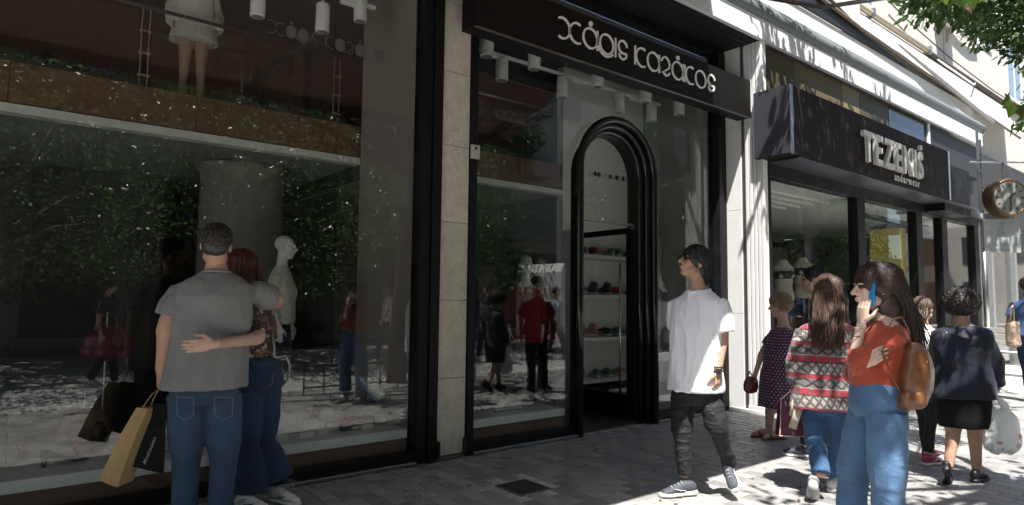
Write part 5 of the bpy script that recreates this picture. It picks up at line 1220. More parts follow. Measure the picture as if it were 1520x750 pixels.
# maroon carrier
MAR = M('bag_maroon', (.10, .008, .028), .45, .06, 4); EDG = M('bag_edge', (.60, .50, .50), .5)
b2 = b; p = [J(1158, 594, .16), J(1196, 595, .16), J(1206, 646, .18), J(1154, 645, .14)]
t, c = paper_bag('carrier_bag', 'glossy maroon carrier bag with pale edges beside the cardigan', p[0], p[1], p[2], p[3], .10, (b.nv-CRh*.35).normalized(), MAR)
nb = (b.nv-CRh*.35).normalized()
for a_, e_ in ((p[0], p[3]), (p[1], p[2]), (p[3], p[2])): obj('edge_piping', MB().tube([a_-nb*.052*(.4 if a_ in p[:2] else 1)-c, a_.lerp(e_, .6)-nb*.052-c, e_-nb*.054-c], .004, 6), EDG, t)
obj('fold_line', MB().tube([p[0].lerp(p[1], .15)-nb*.024-c, p[3].lerp(p[2], .40)-nb*.058-c], .003, 6), EDG, t)
obj('handle', MB().tube([p[0]-c, J(1176, 578, .06)-c, J(1186, 592, -.03)-c, J(1190, 580, .06)-c, p[1]-c], .005, 6), EDG, t)
sc_ = thing('folded_scarf', 'beige cloth strap trailing from the cardigan woman\'s hand', 'scarf', J(1182, 600, -.05)); c = sc_.location
for q in ([J(1184, 588, -.06), J(1180, 600, -.08), J(1177, 618, -.08)], [J(1190, 592, -.06), J(1184, 612, -.10), J(1176, 636, -.10)]):
    obj('strap_end', MB().tube([x-c for x in q], [(.022, .006), (.028, .007), (.028, .006)], 10, up=b.nv), M('scarf_beige', (.42, .36, .28), .85), sc_, smooth=True)

# ---- woman on the phone --------------------------------------------------------------------------
b = Body('person', 'woman in rust-orange top and blue jeans talking on a blue phone', 1303, 3.5)
J = b.J; b.face = (-CRh*.93+b.nv*.30).normalized(); rr = right_of(b.face)
b.head = J(1296, 428, .0); b.look = -CRh*.98-b.nv*.02; b.hup = UPV+CRh*.05
b.neck = J(1316, 468, .02); b.chest = J(1312, 500, .02); b.pel = J(1303, 596, .0)
b.sl = J(1330, 488, -.10); b.sr = J(1300, 488, .20); b.el = J(1266, 540, -.12); b.wl = J(1279, 480, -.09)
b.er = J(1268, 558, .16); b.wr = J(1283, 541, -.13)
b.hl = J(1316, 612, -.07); b.hr = J(1287, 612, .08); b.kl = J(1318, 720, -.10); b.kr = J(1265, 715, .12); b.al = J(1322, 812, -.08); b.ar = J(1264, 812, .12)
b.handl = (J(1283, 438, -.075)-J(1279, 480, -.09), CRh*.75+b.nv*.55, -1, (.25, .25, .2)); b.handr = (J(1308, 523, -.20)-J(1283, 541, -.13), b.nv*1.0+UPV*-.3, 1, (.35, .5, .3))
b.skin_body(skin('light', (.60, .41, .32)), .95, head_k=.98, voxel=.0042); b.eyes()
BRD = hairm('dark_brown', (.036, .021, .015))
b.long_hair(BRD, J(1335, 528, .04), 2100, 1.02, .11, 14, wave=.020, depthw=.09, vol=(.104, .122, .108), r=.0040, volume=[(J(1318, 450, .03), (.085, .09, .12)), (J(1326, 490, .06), (.075, .085, .13))], face_open=.55, back=-.03)
RUST = cloth('rust', (.36, .060, .030), rough=.6, sheen=.25, bump=.2, bscale=300)
b.top(RUST, [(-.03, .115, .120), (.08, .120, .125), (.2, .132, .132), (.27, .134, .134), (.45, .138, .136), (.62, .146, .144), (.78, .146, .12), (.87, .132, .10), (.94, .08, .07)], ((1.02, .070, .062), (1.2, .066, .056)), .006, .007, (9, 9, 7), 'top', 12)
b.pants(denim('light_blue', (.095, .175, .30)), .112, .105, .10, (.150, .136), waist=.16, seed=11, name='jeans', amp=.005, scale=(9, 9, 6), voxel=.008, flare=[.100, .096, .086, .078, .080, .084])
for a in (b.al, b.ar):
    h = Vector((a.x, a.y, 0))+CRh*.06; t = h-CRh*.26; shoe_on(b, h, t, UPV, 'sneaker', WHITE_SN, .26)
b.add('bracelet', MB().tube([J(1277, 487, -.09)+(CRh*math.cos(a)*.032+b.nv*math.sin(a)*.032) for a in [2*math.pi*i/16 for i in range(16)]], .004, 6, closed=True), M('bracelet_beige', (.45, .36, .26), .5))
b.add('bracelet', MB().tube([J(1274, 499, -.095)+(CRh*math.cos(a)*.034+b.nv*math.sin(a)*.034) for a in [2*math.pi*i/16 for i in range(16)]], .003, 6, closed=True), BLACKM)
ph = thing('phone', 'bright blue phone held to the ear of the woman in rust orange', 'phone', J(1291, 437, -.07))
fo = Frame((0, 0, 0), -CRh*.93-b.nv*.36, UPV+CRh*.25); mt = Matrix((fo.S, fo.F, fo.U)).transposed().to_4x4()
obj('case', MB().box((-.034, -.005, -.062), (.034, .005, .062), .004).xf(mt), M('phone_blue', (.02, .25, .52), .35), ph); obj('screen', MB().box((-.031, -.0065, -.058), (.031, -.0055, .058)).xf(mt), BLACK, ph)
LEA = M('tan_leather', (.17, .066, .024), .42, .18, 10, bump=.25, bscale=70, coat=.15)
bp = thing('backpack', 'tan leather backpack on the back of the woman in rust orange', 'backpack', J(1360, 560, -.02)); c = Vector(bp.location)
m = MB(); m.loft([oval(J(1347, 608, -.02)-c, CRh, b.nv, .04, .06), oval(J(1352, 602, -.02)-c, CRh, b.nv, .085, .11), oval(J(1359, 575, -.02)-c, CRh, b.nv, .095, .125), oval(J(1361, 545, -.02)-c, CRh, b.nv, .090, .12), oval(J(1360, 522, -.02)-c, CRh, b.nv, .068, .10), oval(J(1358, 508, -.02)-c, CRh, b.nv, .035, .06)])
me = remesh(m, .007, 3); wrinkle(me, .004, (12, 12, 8), 4); obj('bag_body', me, LEA, bp)
obj('front_pocket', (lambda q: (wrinkle(q, .003, (12, 12, 8), 7)))(remesh(MB().ell(J(1352, 592, -.11)-c, (.08, .045, .06), None).ell(J(1362, 592, -.10)-c, (.06, .045, .055)), .007, 3)), LEA, bp)
obj('strap', MB().tube([x-c for x in (J(1352, 512, -.06), J(1349, 490, -.13), J(1338, 470, -.16), J(1326, 474, -.18), J(1317, 490, -.19))], [(.004, .017)]*5, 8, up=b.nv), LEA, bp, smooth=True)
obj('strap', MB().tube([x-c for x in (J(1309, 520, -.20), J(1318, 545, -.185), J(1330, 570, -.17), J(1344, 592, -.12))], [(.005, .017)]*4, 8, up=b.nv), LEA, bp, smooth=True)
obj('buckle', MB().tube([J(1343, 590, -.15)-c+CRh*.018*math.cos(a)+UPV*.014*math.sin(a) for a in [2*math.pi*i/14 for i in range(14)]], .003, 6, closed=True), M('gold', (.7, .55, .3), .25, metal=1), bp, smooth=True)
obj('stud', MB().ell(J(1376, 590, -.10)-c, (.006,)*3).ell(J(1348, 540, -.10)-c, (.006,)*3).ell(J(1376, 537, -.09)-c, (.005,)*3), M('gold', (.7, .55, .3), .25, metal=1), bp, smooth=True)

# ---- woman in the dark suit ----------------------------------------------------------------------
b = Body('person', 'dark-curled woman from behind in navy suit jacket and black skirt', 1427, 5.1)
J = b.J; b.face = (b.nv*.98+CRh*.05).normalized(); rr = right_of(b.face)
b.head = J(1427, 452, .04); b.look = b.face+rr*.1; b.hup = UPV
b.neck = J(1427, 476, .02); b.chest = J(1427, 503, .0); b.pel = J(1429, 582, .0)
b.sl = J(1395, 491, .0); b.sr = J(1460, 490, .02); b.el = J(1391, 540, .06); b.wl = J(1394, 575, .20); b.er = J(1474, 540, .03); b.wr = J(1480, 577, .10)
b.hl = J(1413, 597, .0); b.hr = J(1445, 597, .0); b.kl = J(1415, 645, -.03); b.kr = J(1447, 645, .06); b.al = J(1408, 690, -.13); b.ar = J(1450, 700, .10)
b.handr = (J(1470, 600, .12)-J(1478, 577, .10), -rr, 1, GRIP); b.handl = (UPV*-1+b.face, rr, -1, LOOSE)
b.skin_body(SK3, .98, head_k=.96, legs=True, voxel=.0055)
b.cap_hair(hairm('black_brown', (.018, .013, .011)), 900, .06, 1.0, r=.0085, curl=.011, low=-.11, seed=15, vol=(.118, .122, .112), lift=.007, upo=.022)
NAVY = cloth('navy_suit', (.014, .016, .026), rough=.55, bump=.15, sheen=.1)
b.top(NAVY, [(-.08, .225, .165), (.0, .222, .16), (.15, .215, .15), (.4, .200, .14), (.62, .212, .14), (.80, .215, .125), (.88, .200, .105), (.94, .11, .085)], ((1.85, .082, .066), (1.85, .082, .066)), .007, .008, (6, 6, 4), 'jacket', 14)
b.top(M('skirt_black', (.009, .009, .010), .85, .1, 6, spec=.15), [(-.50, .165, .135), (-.40, .178, .145), (-.15, .19, .15), (.05, .185, .145), (.14, .17, .13)], (None, None), .008, .004, (8, 8, 3), 'skirt', 15)
BLKS = dict(upper=M('shoe_black', (.012, .012, .013), .4), sole=M('shoe_black', (.012, .012, .013), .4), heel=M('shoe_black', (.012, .012, .013), .4))
h = J(1404, 684, -.20); t = J(1407, 724, -.02); shoe_on(b, h, t, -b.nv*.9+UPV*.3, 'sneaker', BLKS, .245, W=.04)
h = J(1444, 712, .02); t = J(1463, 706, .22); h.z = 0; t.z = 0; shoe_on(b, h, t, UPV, 'sneaker', BLKS, .245, W=.04)
b.add('button', MB().ell(J(1405, 494, -.135), (.007,)*3), CHROME)
# thin plastic carrier
def plastic_mat():
    m = M('thin_plastic', (.60, .62, .60), .3, .12, 6, attr='paint'); nt = m.node_tree; L = nt.links.new
    out = [n for n in nt.nodes if n.type == 'OUTPUT_MATERIAL'][0]; pb = [n for n in nt.nodes if n.type == 'BSDF_PRINCIPLED'][0]
    tr = N(nt, 'ShaderNodeBsdfTransparent'); tl = N(nt, 'ShaderNodeBsdfTranslucent'); tl.inputs[0].default_value = (.8, .82, .8, 1)
    a = N(nt, 'ShaderNodeMixShader'); a.inputs[0].default_value = .35; L(pb.outputs[0], a.inputs[1]); L(tl.outputs[0], a.inputs[2])
    c_ = N(nt, 'ShaderNodeMixShader'); c_.inputs[0].default_value = .12; L(a.outputs[0], c_.inputs[1]); L(tr.outputs[0], c_.inputs[2]); L(c_.outputs[0], out.inputs[0]); return m
pb_ = thing('plastic_bag', 'crumpled white plastic carrier hanging from the suited woman\'s hand', 'bag', J(1485, 640, .28)); c = Vector(pb_.location)
m = MB(); S_, V2 = CRh, b.nv
m.loft([oval(J(1488, 672, .28)-c, S_, V2, .09, .05, 20, 3), oval(J(1488, 664, .28)-c, S_, V2, .150, .10, 20, 3), oval(J(1488, 645, .28)-c, S_, V2, .168, .11, 20, 2.6), oval(J(1486, 625, .26)-c, S_, V2, .135, .085, 20), oval(J(1483, 608, .24)-c, S_, V2, .085, .05, 20)])
for x0, x1 in ((1472, 1468), (1493, 1482)): m.tube([J(1484, 618, .25)-c, J(x0, 604, .22)-c, J(x1, 592, .15)-c], [(.05, .03), (.035, .02), (.016, .01)], 12)
me = remesh(m, .008, 2); wrinkle(me, .012, (9, 9, 5), 6); wrinkle(me, .004, (24, 24, 14), 9)
def groc(P):
    q = P.astype(np.float64); col = np.tile(np.array([.80, .82, .81]), (len(q), 1)); n = vnoise(q*16, 2); n2 = vnoise(q*19, 8); lo = q[:, 2] < .02
    col[(n > .5) & lo] = (.22, .27, .30); col[(n2 > .62) & lo] = (.45, .05, .06); col[(n2 < -.60) & (q[:, 2] < -.05)] = (.10, .30, .16); return col
paint(me, groc); obj('bag_body', me, plastic_mat(), pb_)

# ---- half hidden: pink sneakers, dark-haired man behind the cardigan, blue shirt far off -----------
def simple_person(label, px_, d, facing, hpx, head_y, top_c, leg_c, shoe, hair, hairlen=None, stride=.12, skirt=False, group='people on the pavement', skinm=None, name='person', arm=.05, armb=None):
    """standing or strolling figure scaled so that its head centre is at pixel (hpx, head_y)"""
    b = Body(name, label, px_, d, group); f = (-CRh*facing[0]+b.nv*facing[1]).normalized(); b.face = f; rr = right_of(f)
    H = b.J(hpx, head_y).z+.125; k = H/1.75; B = b.base
    def P(fw, r, u): return B+f*fw*k+rr*r*k+Vector((0, 0, u*k))
    b.head = P(.03, 0, 1.63); b.look = f; b.hup = UPV; b.neck = P(0, 0, 1.46); b.chest = P(0, 0, 1.32); b.pel = P(0, 0, .95)
    b.sl = P(0, -.17, 1.40); b.sr = P(0, .17, 1.40); b.el = P(-arm, -.22, 1.11); b.er = P(arm, .22, 1.11); b.wl = P(-arm*.2, -.22, .87); b.wr = P(arm*2, .21, .88)
    b.hl = P(0, -.085, .90); b.hr = P(0, .085, .90); b.kl = P(stride*.7, -.09, .50); b.kr = P(-stride*.3, .09, .50); b.al = P(stride, -.09, .09); b.ar = P(-stride, .09, .11)
    b.handl = (UPV*-1, rr, -1, LOOSE); b.handr = (UPV*-1+f*.2, -rr, 1, LOOSE)
    b.skin_body(skinm or SK3, .97*k, head_k=k, voxel=.007); b.eyes(k)
    if hairlen: b.long_hair(hair, P(-.13, 0, 1.63-hairlen), 150, k, .10, 5, r=.008)
    else: b.cap_hair(hair, 200, .03, k, r=.006, seed=9)
    b.top(top_c, [(-.06, .19*k, .135*k), (.1, .185*k, .13*k), (.4, .175*k, .12*k), (.62, .185*k, .125*k), (.78, .185*k, .115*k), (.87, .165*k, .095*k), (.94, .09*k, .075*k), (1., .06*k, .06*k)], ((.7, .075*k, .072*k), (.7, .075*k, .072*k)), .010, .006, (6, 6, 4), 'shirt', 3)
    b.pants(leg_c, .085*k, .064*k, .054*k, (.165*k, .12*k), end=.93, voxel=.010)
    for a, u in ((b.al, 0), (b.ar, 0)):
        h = Vector((a.x, a.y, u))-f*.06*k; shoe_on(b, h, h+f*.2, UPV, 'sneaker', shoe, .27*k)
    return b
PINK = dict(upper=M('sneaker_pink', (.36, .045, .10), .6), sole=SOLEW, laces=SOLEW, side_stripe=SOLEW)
DKD = M('denim_black', (.016, .016, .019)); 
simple_person('passer-by in white top, black trousers and pink sneakers, hidden behind the backpack', 1368, 5.75, (-.75, .55), 1358, 462, WT, DKD, PINK, hairm('mid_brown', (.06, .035, .02)), .2, stride=.14)
simple_person('short-haired man walking ahead of the patterned cardigan, only his head in view', 1213, 5.9, (.9, .4), 1212, 417, cloth('charcoal', (.03, .03, .034)), DKD, GREY_SN, hairm('black', (.012, .010, .009)))
q = simple_person('distant passer-by in blue shirt at the right edge of the street', 1526, 9.3, (-.6, .75), 1526, 424, cloth('blue_shirt', (.045, .09, .20)), denim('dark_blue', (.026, .044, .088)), WHITE_SN, hairm('dark_brown', (.036, .021, .015)))
tb = thing('tote_bag', 'beige tote bag carried by the distant passer-by in blue', 'bag', q.base+Vector((0, 0, 1.0))-CRh*.24-q.nv*.05)
me = remesh(MB().box((-.15, -.06, -.2), (.15, .06, .15), .03), .01, 3); wrinkle(me, .01, (9, 9, 9), 2); obj('bag_body', me, M('tote_beige', (.46, .34, .25), .8), tb)
obj('strap', MB().tube([(-.1, 0, .14), (-.05, 0, .36), (.08, .0, .40), (.1, 0, .14)], .01, 6), M('tote_beige', (.46, .34, .25), .8), tb, smooth=True)
# passers-by on the street behind the photographer: they show only as reflections in the glass
def street_person(label, x, y, ang, top_c, leg_c, hair, hairlen=None, H=1.72):
    global _sp
    g = Vector((x, y, 0)); b = Body('person', label, 760, 5, 'people behind the photographer'); b.base = g; b.root.location = g; b.nv = Vector((0, 1, 0))
    f = Vector((math.cos(ang), math.sin(ang), 0)); b.face = f; rr = right_of(f); k = H/1.75
    def P(fw, r, u): return g+f*fw*k+rr*r*k+Vector((0, 0, u*k))
    b.head = P(.03, 0, 1.63); b.look = f; b.hup = UPV; b.neck = P(0, 0, 1.46); b.chest = P(0, 0, 1.32); b.pel = P(0, 0, .95)
    b.sl = P(0, -.17, 1.40); b.sr = P(0, .17, 1.40); b.el = P(-.05, -.22, 1.11); b.er = P(.05, .22, 1.11); b.wl = P(0, -.22, .87); b.wr = P(.14, .18, .95)
    b.hl = P(0, -.085, .90); b.hr = P(0, .085, .90); b.kl = P(.15, -.09, .50); b.kr = P(-.02, .09, .50); b.al = P(.2, -.09, .09); b.ar = P(-.2, .09, .11)
    b.handl = (UPV*-1, rr, -1, LOOSE); b.handr = (UPV*-1+f*.4, -rr, 1, LOOSE)
    b.skin_body(SK2, .97*k, head_k=k, voxel=.010)
    if hairlen: b.long_hair(hair, P(-.13, 0, 1.63-hairlen), 110, k, .10, 5, r=.009)
    else: b.cap_hair(hair, 150, .03, k, r=.006, seed=9)
    b.top(top_c, [(-.06, .19*k, .135*k), (.4, .175*k, .12*k), (.62, .185*k, .125*k), (.78, .185*k, .115*k), (.87, .165*k, .095*k), (.94, .09*k, .075*k), (1., .06*k, .06*k)], ((.7, .075*k, .072*k),)*2, .012, .006, (6, 6, 4), 'shirt', 3)
    b.pants(leg_c, .085*k, .064*k, .054*k, (.165*k, .12*k), end=.93, voxel=.012)
    for a in (b.al, b.ar): h = Vector((a.x, a.y, 0))-f*.06; shoe_on(b, h, h+f*.2, UPV, 'sneaker', WHITE_SN, .27)
street_person('man in white T-shirt crossing the sunny street behind the photographer', 6.4, -7.4, R(200), WT, denim('blue', (.045, .10, .20)), BLKH)
street_person('man in pale shirt standing left of the photographer under the trees', -1.6, -7.9, R(80), cloth('sky_shirt', (.45, .50, .55)), DKD, BLKH)
street_person('long-haired woman in dark dress strolling behind the photographer', 1.2, -6.6, R(20), cloth('charcoal', (.03, .03, .034)), DKD, BRD, .35, 1.65)
street_person('stroller in slate shirt near the low fence behind the photographer', 8.6, -6.8, R(170), cloth('slate', (.06, .07, .09)), DKD, BLKH)
street_person('man in light blue shirt walking by the van side', 10.3, -6.4, R(10), cloth('pale_blue', (.30, .40, .55)), denim('dark_blue', (.026, .044, .088)), BLKH)
# ------------------------------------------------------------------ inside the shops
def onY(px_, py, Y):
    v = CR*(px_-760)-CU*(py-375)+FWD*F_PX; return CPOS+v*((Y-CPOS.y)/v.y)
# spotlights on tracks
def spot(p, label, top, sc=1.3):
    t = thing('spotlight', label, 'spotlight', p, 'white track spotlights'); t.scale = (sc, sc, 1.12)
    obj('can', MB().lathe([(.0, -.115), (.050, -.115), (.055, -.108), (.055, -.012), (.052, -.010), (.052, -.004), (.055, -.002), (.055, .100), (.048, .112), (.0, .114)], (0, 0, 0), 22), PLAST, t, angle=35)
    obj('lens', MB().lathe([(0, -.1165), (.044, -.1165), (.044, -.1155), (0, -.1155)], (0, 0, 0), 18), M('lens_grey', (.25, .25, .25), .2), t)
    obj('stem', MB().tube([(0, 0, .112), (0, 0, (top-.012-p[2])/1.12)], .010, 8), PLAST, t)
    return t
def track(a, b, z, y, label):
    t = thing('light_track', label, 'track', ((a+b)/2, y, z)); h = (b-a)/2
    obj('rail', MB().box((-h, -.018, -.012), (h, .018, .02), .003), PLAST, t)
    for x in (-h*.6, h*.1, h*.7): obj('adaptor', MB().box((x-.09, -.024, -.045), (x+.09, .024, -.0125), .006), PLAST, t)
    for x in (-h*.9, h*.9): obj('drop_rod', MB().tube([(x, 0, .021), (x, 0, 4.549-z)], .006, 6), PLAST, t)
track(.9, 2.55, 4.10, .50, 'short white lighting track in the first window'); track(3.45, 7.0, 4.13, .72, 'rear white lighting track behind the arched door window'); track(3.45, 7.1, 4.26, .36, 'front white lighting track close behind the black sign')
for i, (x, y) in enumerate(((383, 3), (479, 27), (535, 12))): spot(tuple(onY(x, y, .50)), 'white spotlight in the first window, %s from the stone pillar' % ('third', 'second', 'nearest one counted')[i], 4.10, 1.08)
for i, (x, y) in enumerate(((745, 103), (835, 130), (919, 153), (967, 167))): spot(tuple(onY(x, y, .72)), 'white spotlight on the lower rear track, %s from the stone pillar' % ('first', 'second', 'third', 'fourth')[i], 4.13)
for i, (x, y) in enumerate(((723, 66), (793, 86), (887, 114), (958, 138), (1008, 157))): spot(tuple(onY(x, y, .36)), 'white spotlight tucked under the black sign, %s from the stone pillar' % ('first', 'second', 'third', 'fourth', 'fifth')[i], 4.26)

# mannequins
MANN = M('mannequin_white', (.66, .66, .64), .35, .03)
def mannequin(label, g, ang, H, top=None, leg=None, rows=None, sleeves=None, topname='blouse', skinm=MANN, arms=True, toppaint=None):
    b = Body('mannequin', label, 760, 5, None, 'mannequin'); b.base = Vector(g); b.root.location = b.base; b.nv = Vector((0, 1, 0))
    f = Vector((math.cos(ang), math.sin(ang), 0)); b.face = f; rr = right_of(f); k = H/1.78
    def P(fw, r, u): return b.base+f*fw*k+rr*r*k+Vector((0, 0, u*k))
    b.head = P(.03, 0, 1.65); b.look = f; b.hup = UPV; b.neck = P(0, 0, 1.47); b.chest = P(0, 0, 1.32); b.pel = P(0, 0, .97)
    b.sl = P(0, -.155, 1.405); b.sr = P(0, .155, 1.405); b.el = P(-.04, -.20, 1.12); b.er = P(-.04, .20, 1.12); b.wl = P(.06, -.19, .90); b.wr = P(.06, .19, .90)
    b.hl = P(0, -.075, .92); b.hr = P(0, .075, .92); b.kl = P(.04, -.075, .50); b.kr = P(0, .08, .50); b.al = P(.03, -.08, .08); b.ar = P(-.05, .09, .08)
    b.handl = (UPV*-1, rr, -1, (.15, .2, .15)); b.handr = (UPV*-1, -rr, 1, (.15, .2, .15))
    for a in (b.al, b.ar): b.sk.limb([a, a+f*.05-Vector((0, 0, .04)), a+f*.14-Vector((0, 0, .06))], [.034*k, .032*k, .022*k], 10)
    b.skin_body(skinm, .92*k, head_k=.95*k, legs=True, voxel=.008)
    if top: b.top(top, [(r[0],)+tuple(x*k for x in r[1:]) for r in rows], sleeves or ((1.7, .06*k, .045*k),)*2, .009, .007, (8, 8, 3), topname, 5)
    if leg: b.pants(leg, .08*k, .058*k, .05*k, (.15*k, .11*k), end=.95, voxel=.010)
    b.add('base_plate', MB().lathe([(0, 0), (.17, 0), (.17, .008), (0, .010)], tuple(b.base), 24), STEEL)
    b.add('support_rod', MB().tube([b.base+Vector((0, 0, .01)), b.base+Vector((0, 0, .40))], .008, 8), STEEL)
    return b
p = onY(416, 440, 1.0)
mannequin('white mannequin in pale blouse and dark trousers behind the red-haired woman', (p.x, 1.0, .279), R(-35), 1.70, cloth('pale_blouse', (.60, .60, .57)), cloth('dark_slacks', (.02, .02, .024)), [(-.10, .18, .14), (.1, .17, .13), (.35, .14, .11), (.6, .165, .13), (.80, .15, .10), (.90, .11, .08), (1.0, .06, .055)])
p = onY(287, 80, 1.75)
mannequin('mannequin in short white dress up on the mezzanine', (p.x, 1.75, 3.121), R(-95), 1.62, cloth('white_dress', (.62, .61, .58)), None, [(-.42, .235, .19), (-.30, .225, .18), (0, .20, .15), (.3, .18, .13), (.6, .18, .135), (.80, .16, .10), (.90, .11, .08), (1.0, .06, .055)], ((1.8, .075, .075),)*2, 'dress', skinm=M('mannequin_flesh', (.40, .27, .19), .4))
REDC = cloth('red_coat', (.22, .018, .022))
for i, (x, y, Y) in enumerate(((780, 440, 1.45), (803, 440, 1.75))):
    p = onY(x, y, Y); mannequin(('mannequin in red coat behind the second window, the one nearer the stone pillar', 'mannequin in red coat behind the second window, the one nearer the arched door')[i], (p.x, Y, .011 if Y > 1.3 else .279), R(-120), 1.98 if Y > 1.3 else 1.72, REDC, cloth('dark_slacks', (.02, .02, .024)), [(-.45, .20, .16), (0, .185, .145), (.3, .16, .12), (.6, .17, .13), (.80, .155, .10), (.89, .11, .075)])
# lingerie torsos next door
for i, (x, y, Y) in enumerate(((1163, 410, .25), (1192, 405, .40))):
    p = onY(x, y, Y); g = Vector((p.x, Y, .0)); t = thing('torso_form', ('pale headless torso form in dark bra in the underwear shop window, nearer the pier', 'pale headless torso form beside it, farther from the pier')[i], 'mannequin', g)
    z = p.z; pts = [(-.42, .13, .10), (-.32, .155, .115), (-.18, .125, .09), (-.05, .135, .10), (.04, .15, .115), (.13, .155, .09), (.18, .10, .06), (.25, .05, .05)]
    m = MB().loft([oval(Vector((0, 0, z+u)), Vector((.8, -.6, 0)), Vector((-.6, -.8, 0)), w, d, 22) for u, w, d in pts])
    for s in (-1, 1): m.ell(Vector((0, 0, z+.02))+Vector((.8, -.6, 0))*.07*s+Vector((-.6, -.8, 0))*.085, (.06, .06, .06))
    obj('form', remesh(m, .009, 3), M('form_pale', (.52, .46, .40), .4), t)
    m2 = MB().loft([oval(Vector((0, 0, z+u)), Vector((.8, -.6, 0)), Vector((-.6, -.8, 0)), w+.006, d+.006, 22, 2.3, sh) for u, w, d, sh in ((-.045, .136, .101, 0), (.0, .146, .13, .02), (.04, .150, .135, .022), (.075, .152, .11, .008))])
    for s in (-1, 1): m2.tube([Vector((0, 0, z+.07))+Vector((.8, -.6, 0))*.075*s+Vector((-.6, -.8, 0))*.11, Vector((0, 0, z+.165))+Vector((.8, -.6, 0))*.085*s+Vector((-.6, -.8, 0))*.05], .007, 6)
    obj('bra', remesh(m2, .007, 2), BLACKM, t)
    obj('pole', MB().tube([(0, 0, .02), (0, 0, z-.40)], .015, 8), STEEL, t); obj('foot', MB().lathe([(0, .0135), (.15, .0135), (.15, .025), (0, .03)], (0, 0, 0), 20), STEEL, t)
# poster, daisy and notice in the underwear shop
p = onY(1411, 396, .095); dz = thing('daisy_poster', 'white daisy with orange centre on the brown panel', 'poster', (p.x, .099, p.z))
for i in range(14):
    a = 2*math.pi*i/14; c_, s_ = math.cos(a), math.sin(a); q = [(.08, -.035), (.24, -.06), (.34, 0), (.24, .06), (.08, .035)]
    obj('petal', MB().poly([(1.55*(u*c_-w*s_), u*s_+w*c_) for u, w in q], (-.006-.0004*(i % 3), -.001)), M('petal_white', (.55, .54, .48), .6), dz)
obj('centre', MB().lathe([(0, -.012), (.10, -.011), (.11, -.008), (0, -.0075)], (0, 0, 0), 20, 'y'), M('daisy_orange', (.5, .25, .03), .6), dz)
p = onY(1343, 388, -.05); ntc = thing('sale_notice', 'pale blue notice with red band on the yellow column', 'poster', (p.x+.1, -.012, p.z))
obj('sheet', MB().box((-.22, -.004, -.55), (.20, .004, .55)), M('notice_blue', (.38, .44, .47), .6), ntc); obj('red_band', MB().box((-.21, -.006, -.20), (.19, -.0045, -.08)), M('notice_red', (.5, .06, .04), .6), ntc)
text_letters('SALE', -.17, -.0045, .05, .15, .0015, M('ink_blue', (.05, .08, .14), .6), ntc, .002, .02)
# ------------------------------------------------------------------ footwear on show
SHM = {n: M('shoe_'+n, c, .5, .15, 20) for n, c in dict(black=(.012, .012, .013), white=(.58, .58, .56), red=(.30, .02, .03), blue=(.10, .22, .42), grey=(.16, .17, .18), tan=(.20, .11, .05), navy=(.02, .03, .06), pink=(.42, .16, .20), green=(.08, .18, .12)).items()}
PROTO = {}
def show_shoe(kind, upc, solec, p, rz, label, tilt=0, group='shoes on show', scale=1.0):
    key = (kind, upc, solec)
    if key not in PROTO:
        P = shoe_geo(kind); PROTO[key] = [(k, P[k].mesh(k, True), SHM[upc] if k in ('upper', 'heel', 'strap') else SHM[solec]) for k in P]
    t = thing('shoe', label, 'shoe', p, group); t.rotation_euler = (0, -tilt, rz); t.scale = (scale*1.12,)*3
    for k, me, mt in PROTO[key]: obj(k, me, mt, t)
    return t
CARD = M('card_white', (.62, .62, .60), .6)
def stand(x, y, z, h, label):
    t = thing('display_block', label, 'block', (x, y, z), 'white display blocks'); obj('block', MB().box((-.10, -.08, 0), (.10, .08, h), .006), CARD, t); obj('top_pad', MB().box((-.09, -.07, h+.0005), (.09, .07, h+.004)), M('pad_grey', (.45, .45, .44), .8), t)
rows = [(604, 595, .45, 'runner', 'black', 'white', 70, 55), (588, 622, .35, 'runner', 'black', 'white', 5, 0), (548, 605, .45, 'sneaker', 'white', 'blue', 120, -40), (520, 622, .35, 'runner', 'red', 'black', 20, 0), (540, 628, .32, 'sneaker', 'black', 'white', 160, 0), (488, 618, .45, 'sneaker', 'white', 'white', 15, 0), (430, 603, .55, 'pump', 'black', 'black', 60, 0), (455, 612, .5, 'pump', 'tan', 'tan', 100, 0), (505, 600, .75, 'sneaker', 'grey', 'white', 40, 0), (470, 600, .8, 'boot', 'black', 'black', 80, 0), (560, 590, .8, 'boot', 'tan', 'black', 30, 0)]
names = ['standing on its heel by the greige partition', 'lying flat by the greige partition', 'propped on a block in the middle', 'lying beside the propped white trainer', 'behind a price card', 'lying flat left of the red trainer', 'slim heeled one by the flared jeans', 'tan heeled one next to the black heel', 'grey one in the second row', 'dark ankle boot in the second row', 'tan boot in the second row']
for (x, y, Y, k, u, s, rz, tl), nm in zip(rows, names):
    p = onY(x, y, Y); h = max(0, p.z-.28-.05)
    if h > .06: stand(p.x+.05, Y, .2795, h, 'white display block under the shoe %s' % nm)
    else: h = 0
    show_shoe(k, u, s, (p.x-.1*math.cos(R(rz)), Y-.1*math.sin(R(rz)), .281+h+(.004 if h else 0)+(.10 if tl > 0 else .09 if tl < 0 else 0)*(1 if tl > 0 else 1)), R(rz), '%s shoe in the first window, %s' % (u, nm), R(-tl) if tl > 0 else R(-tl))
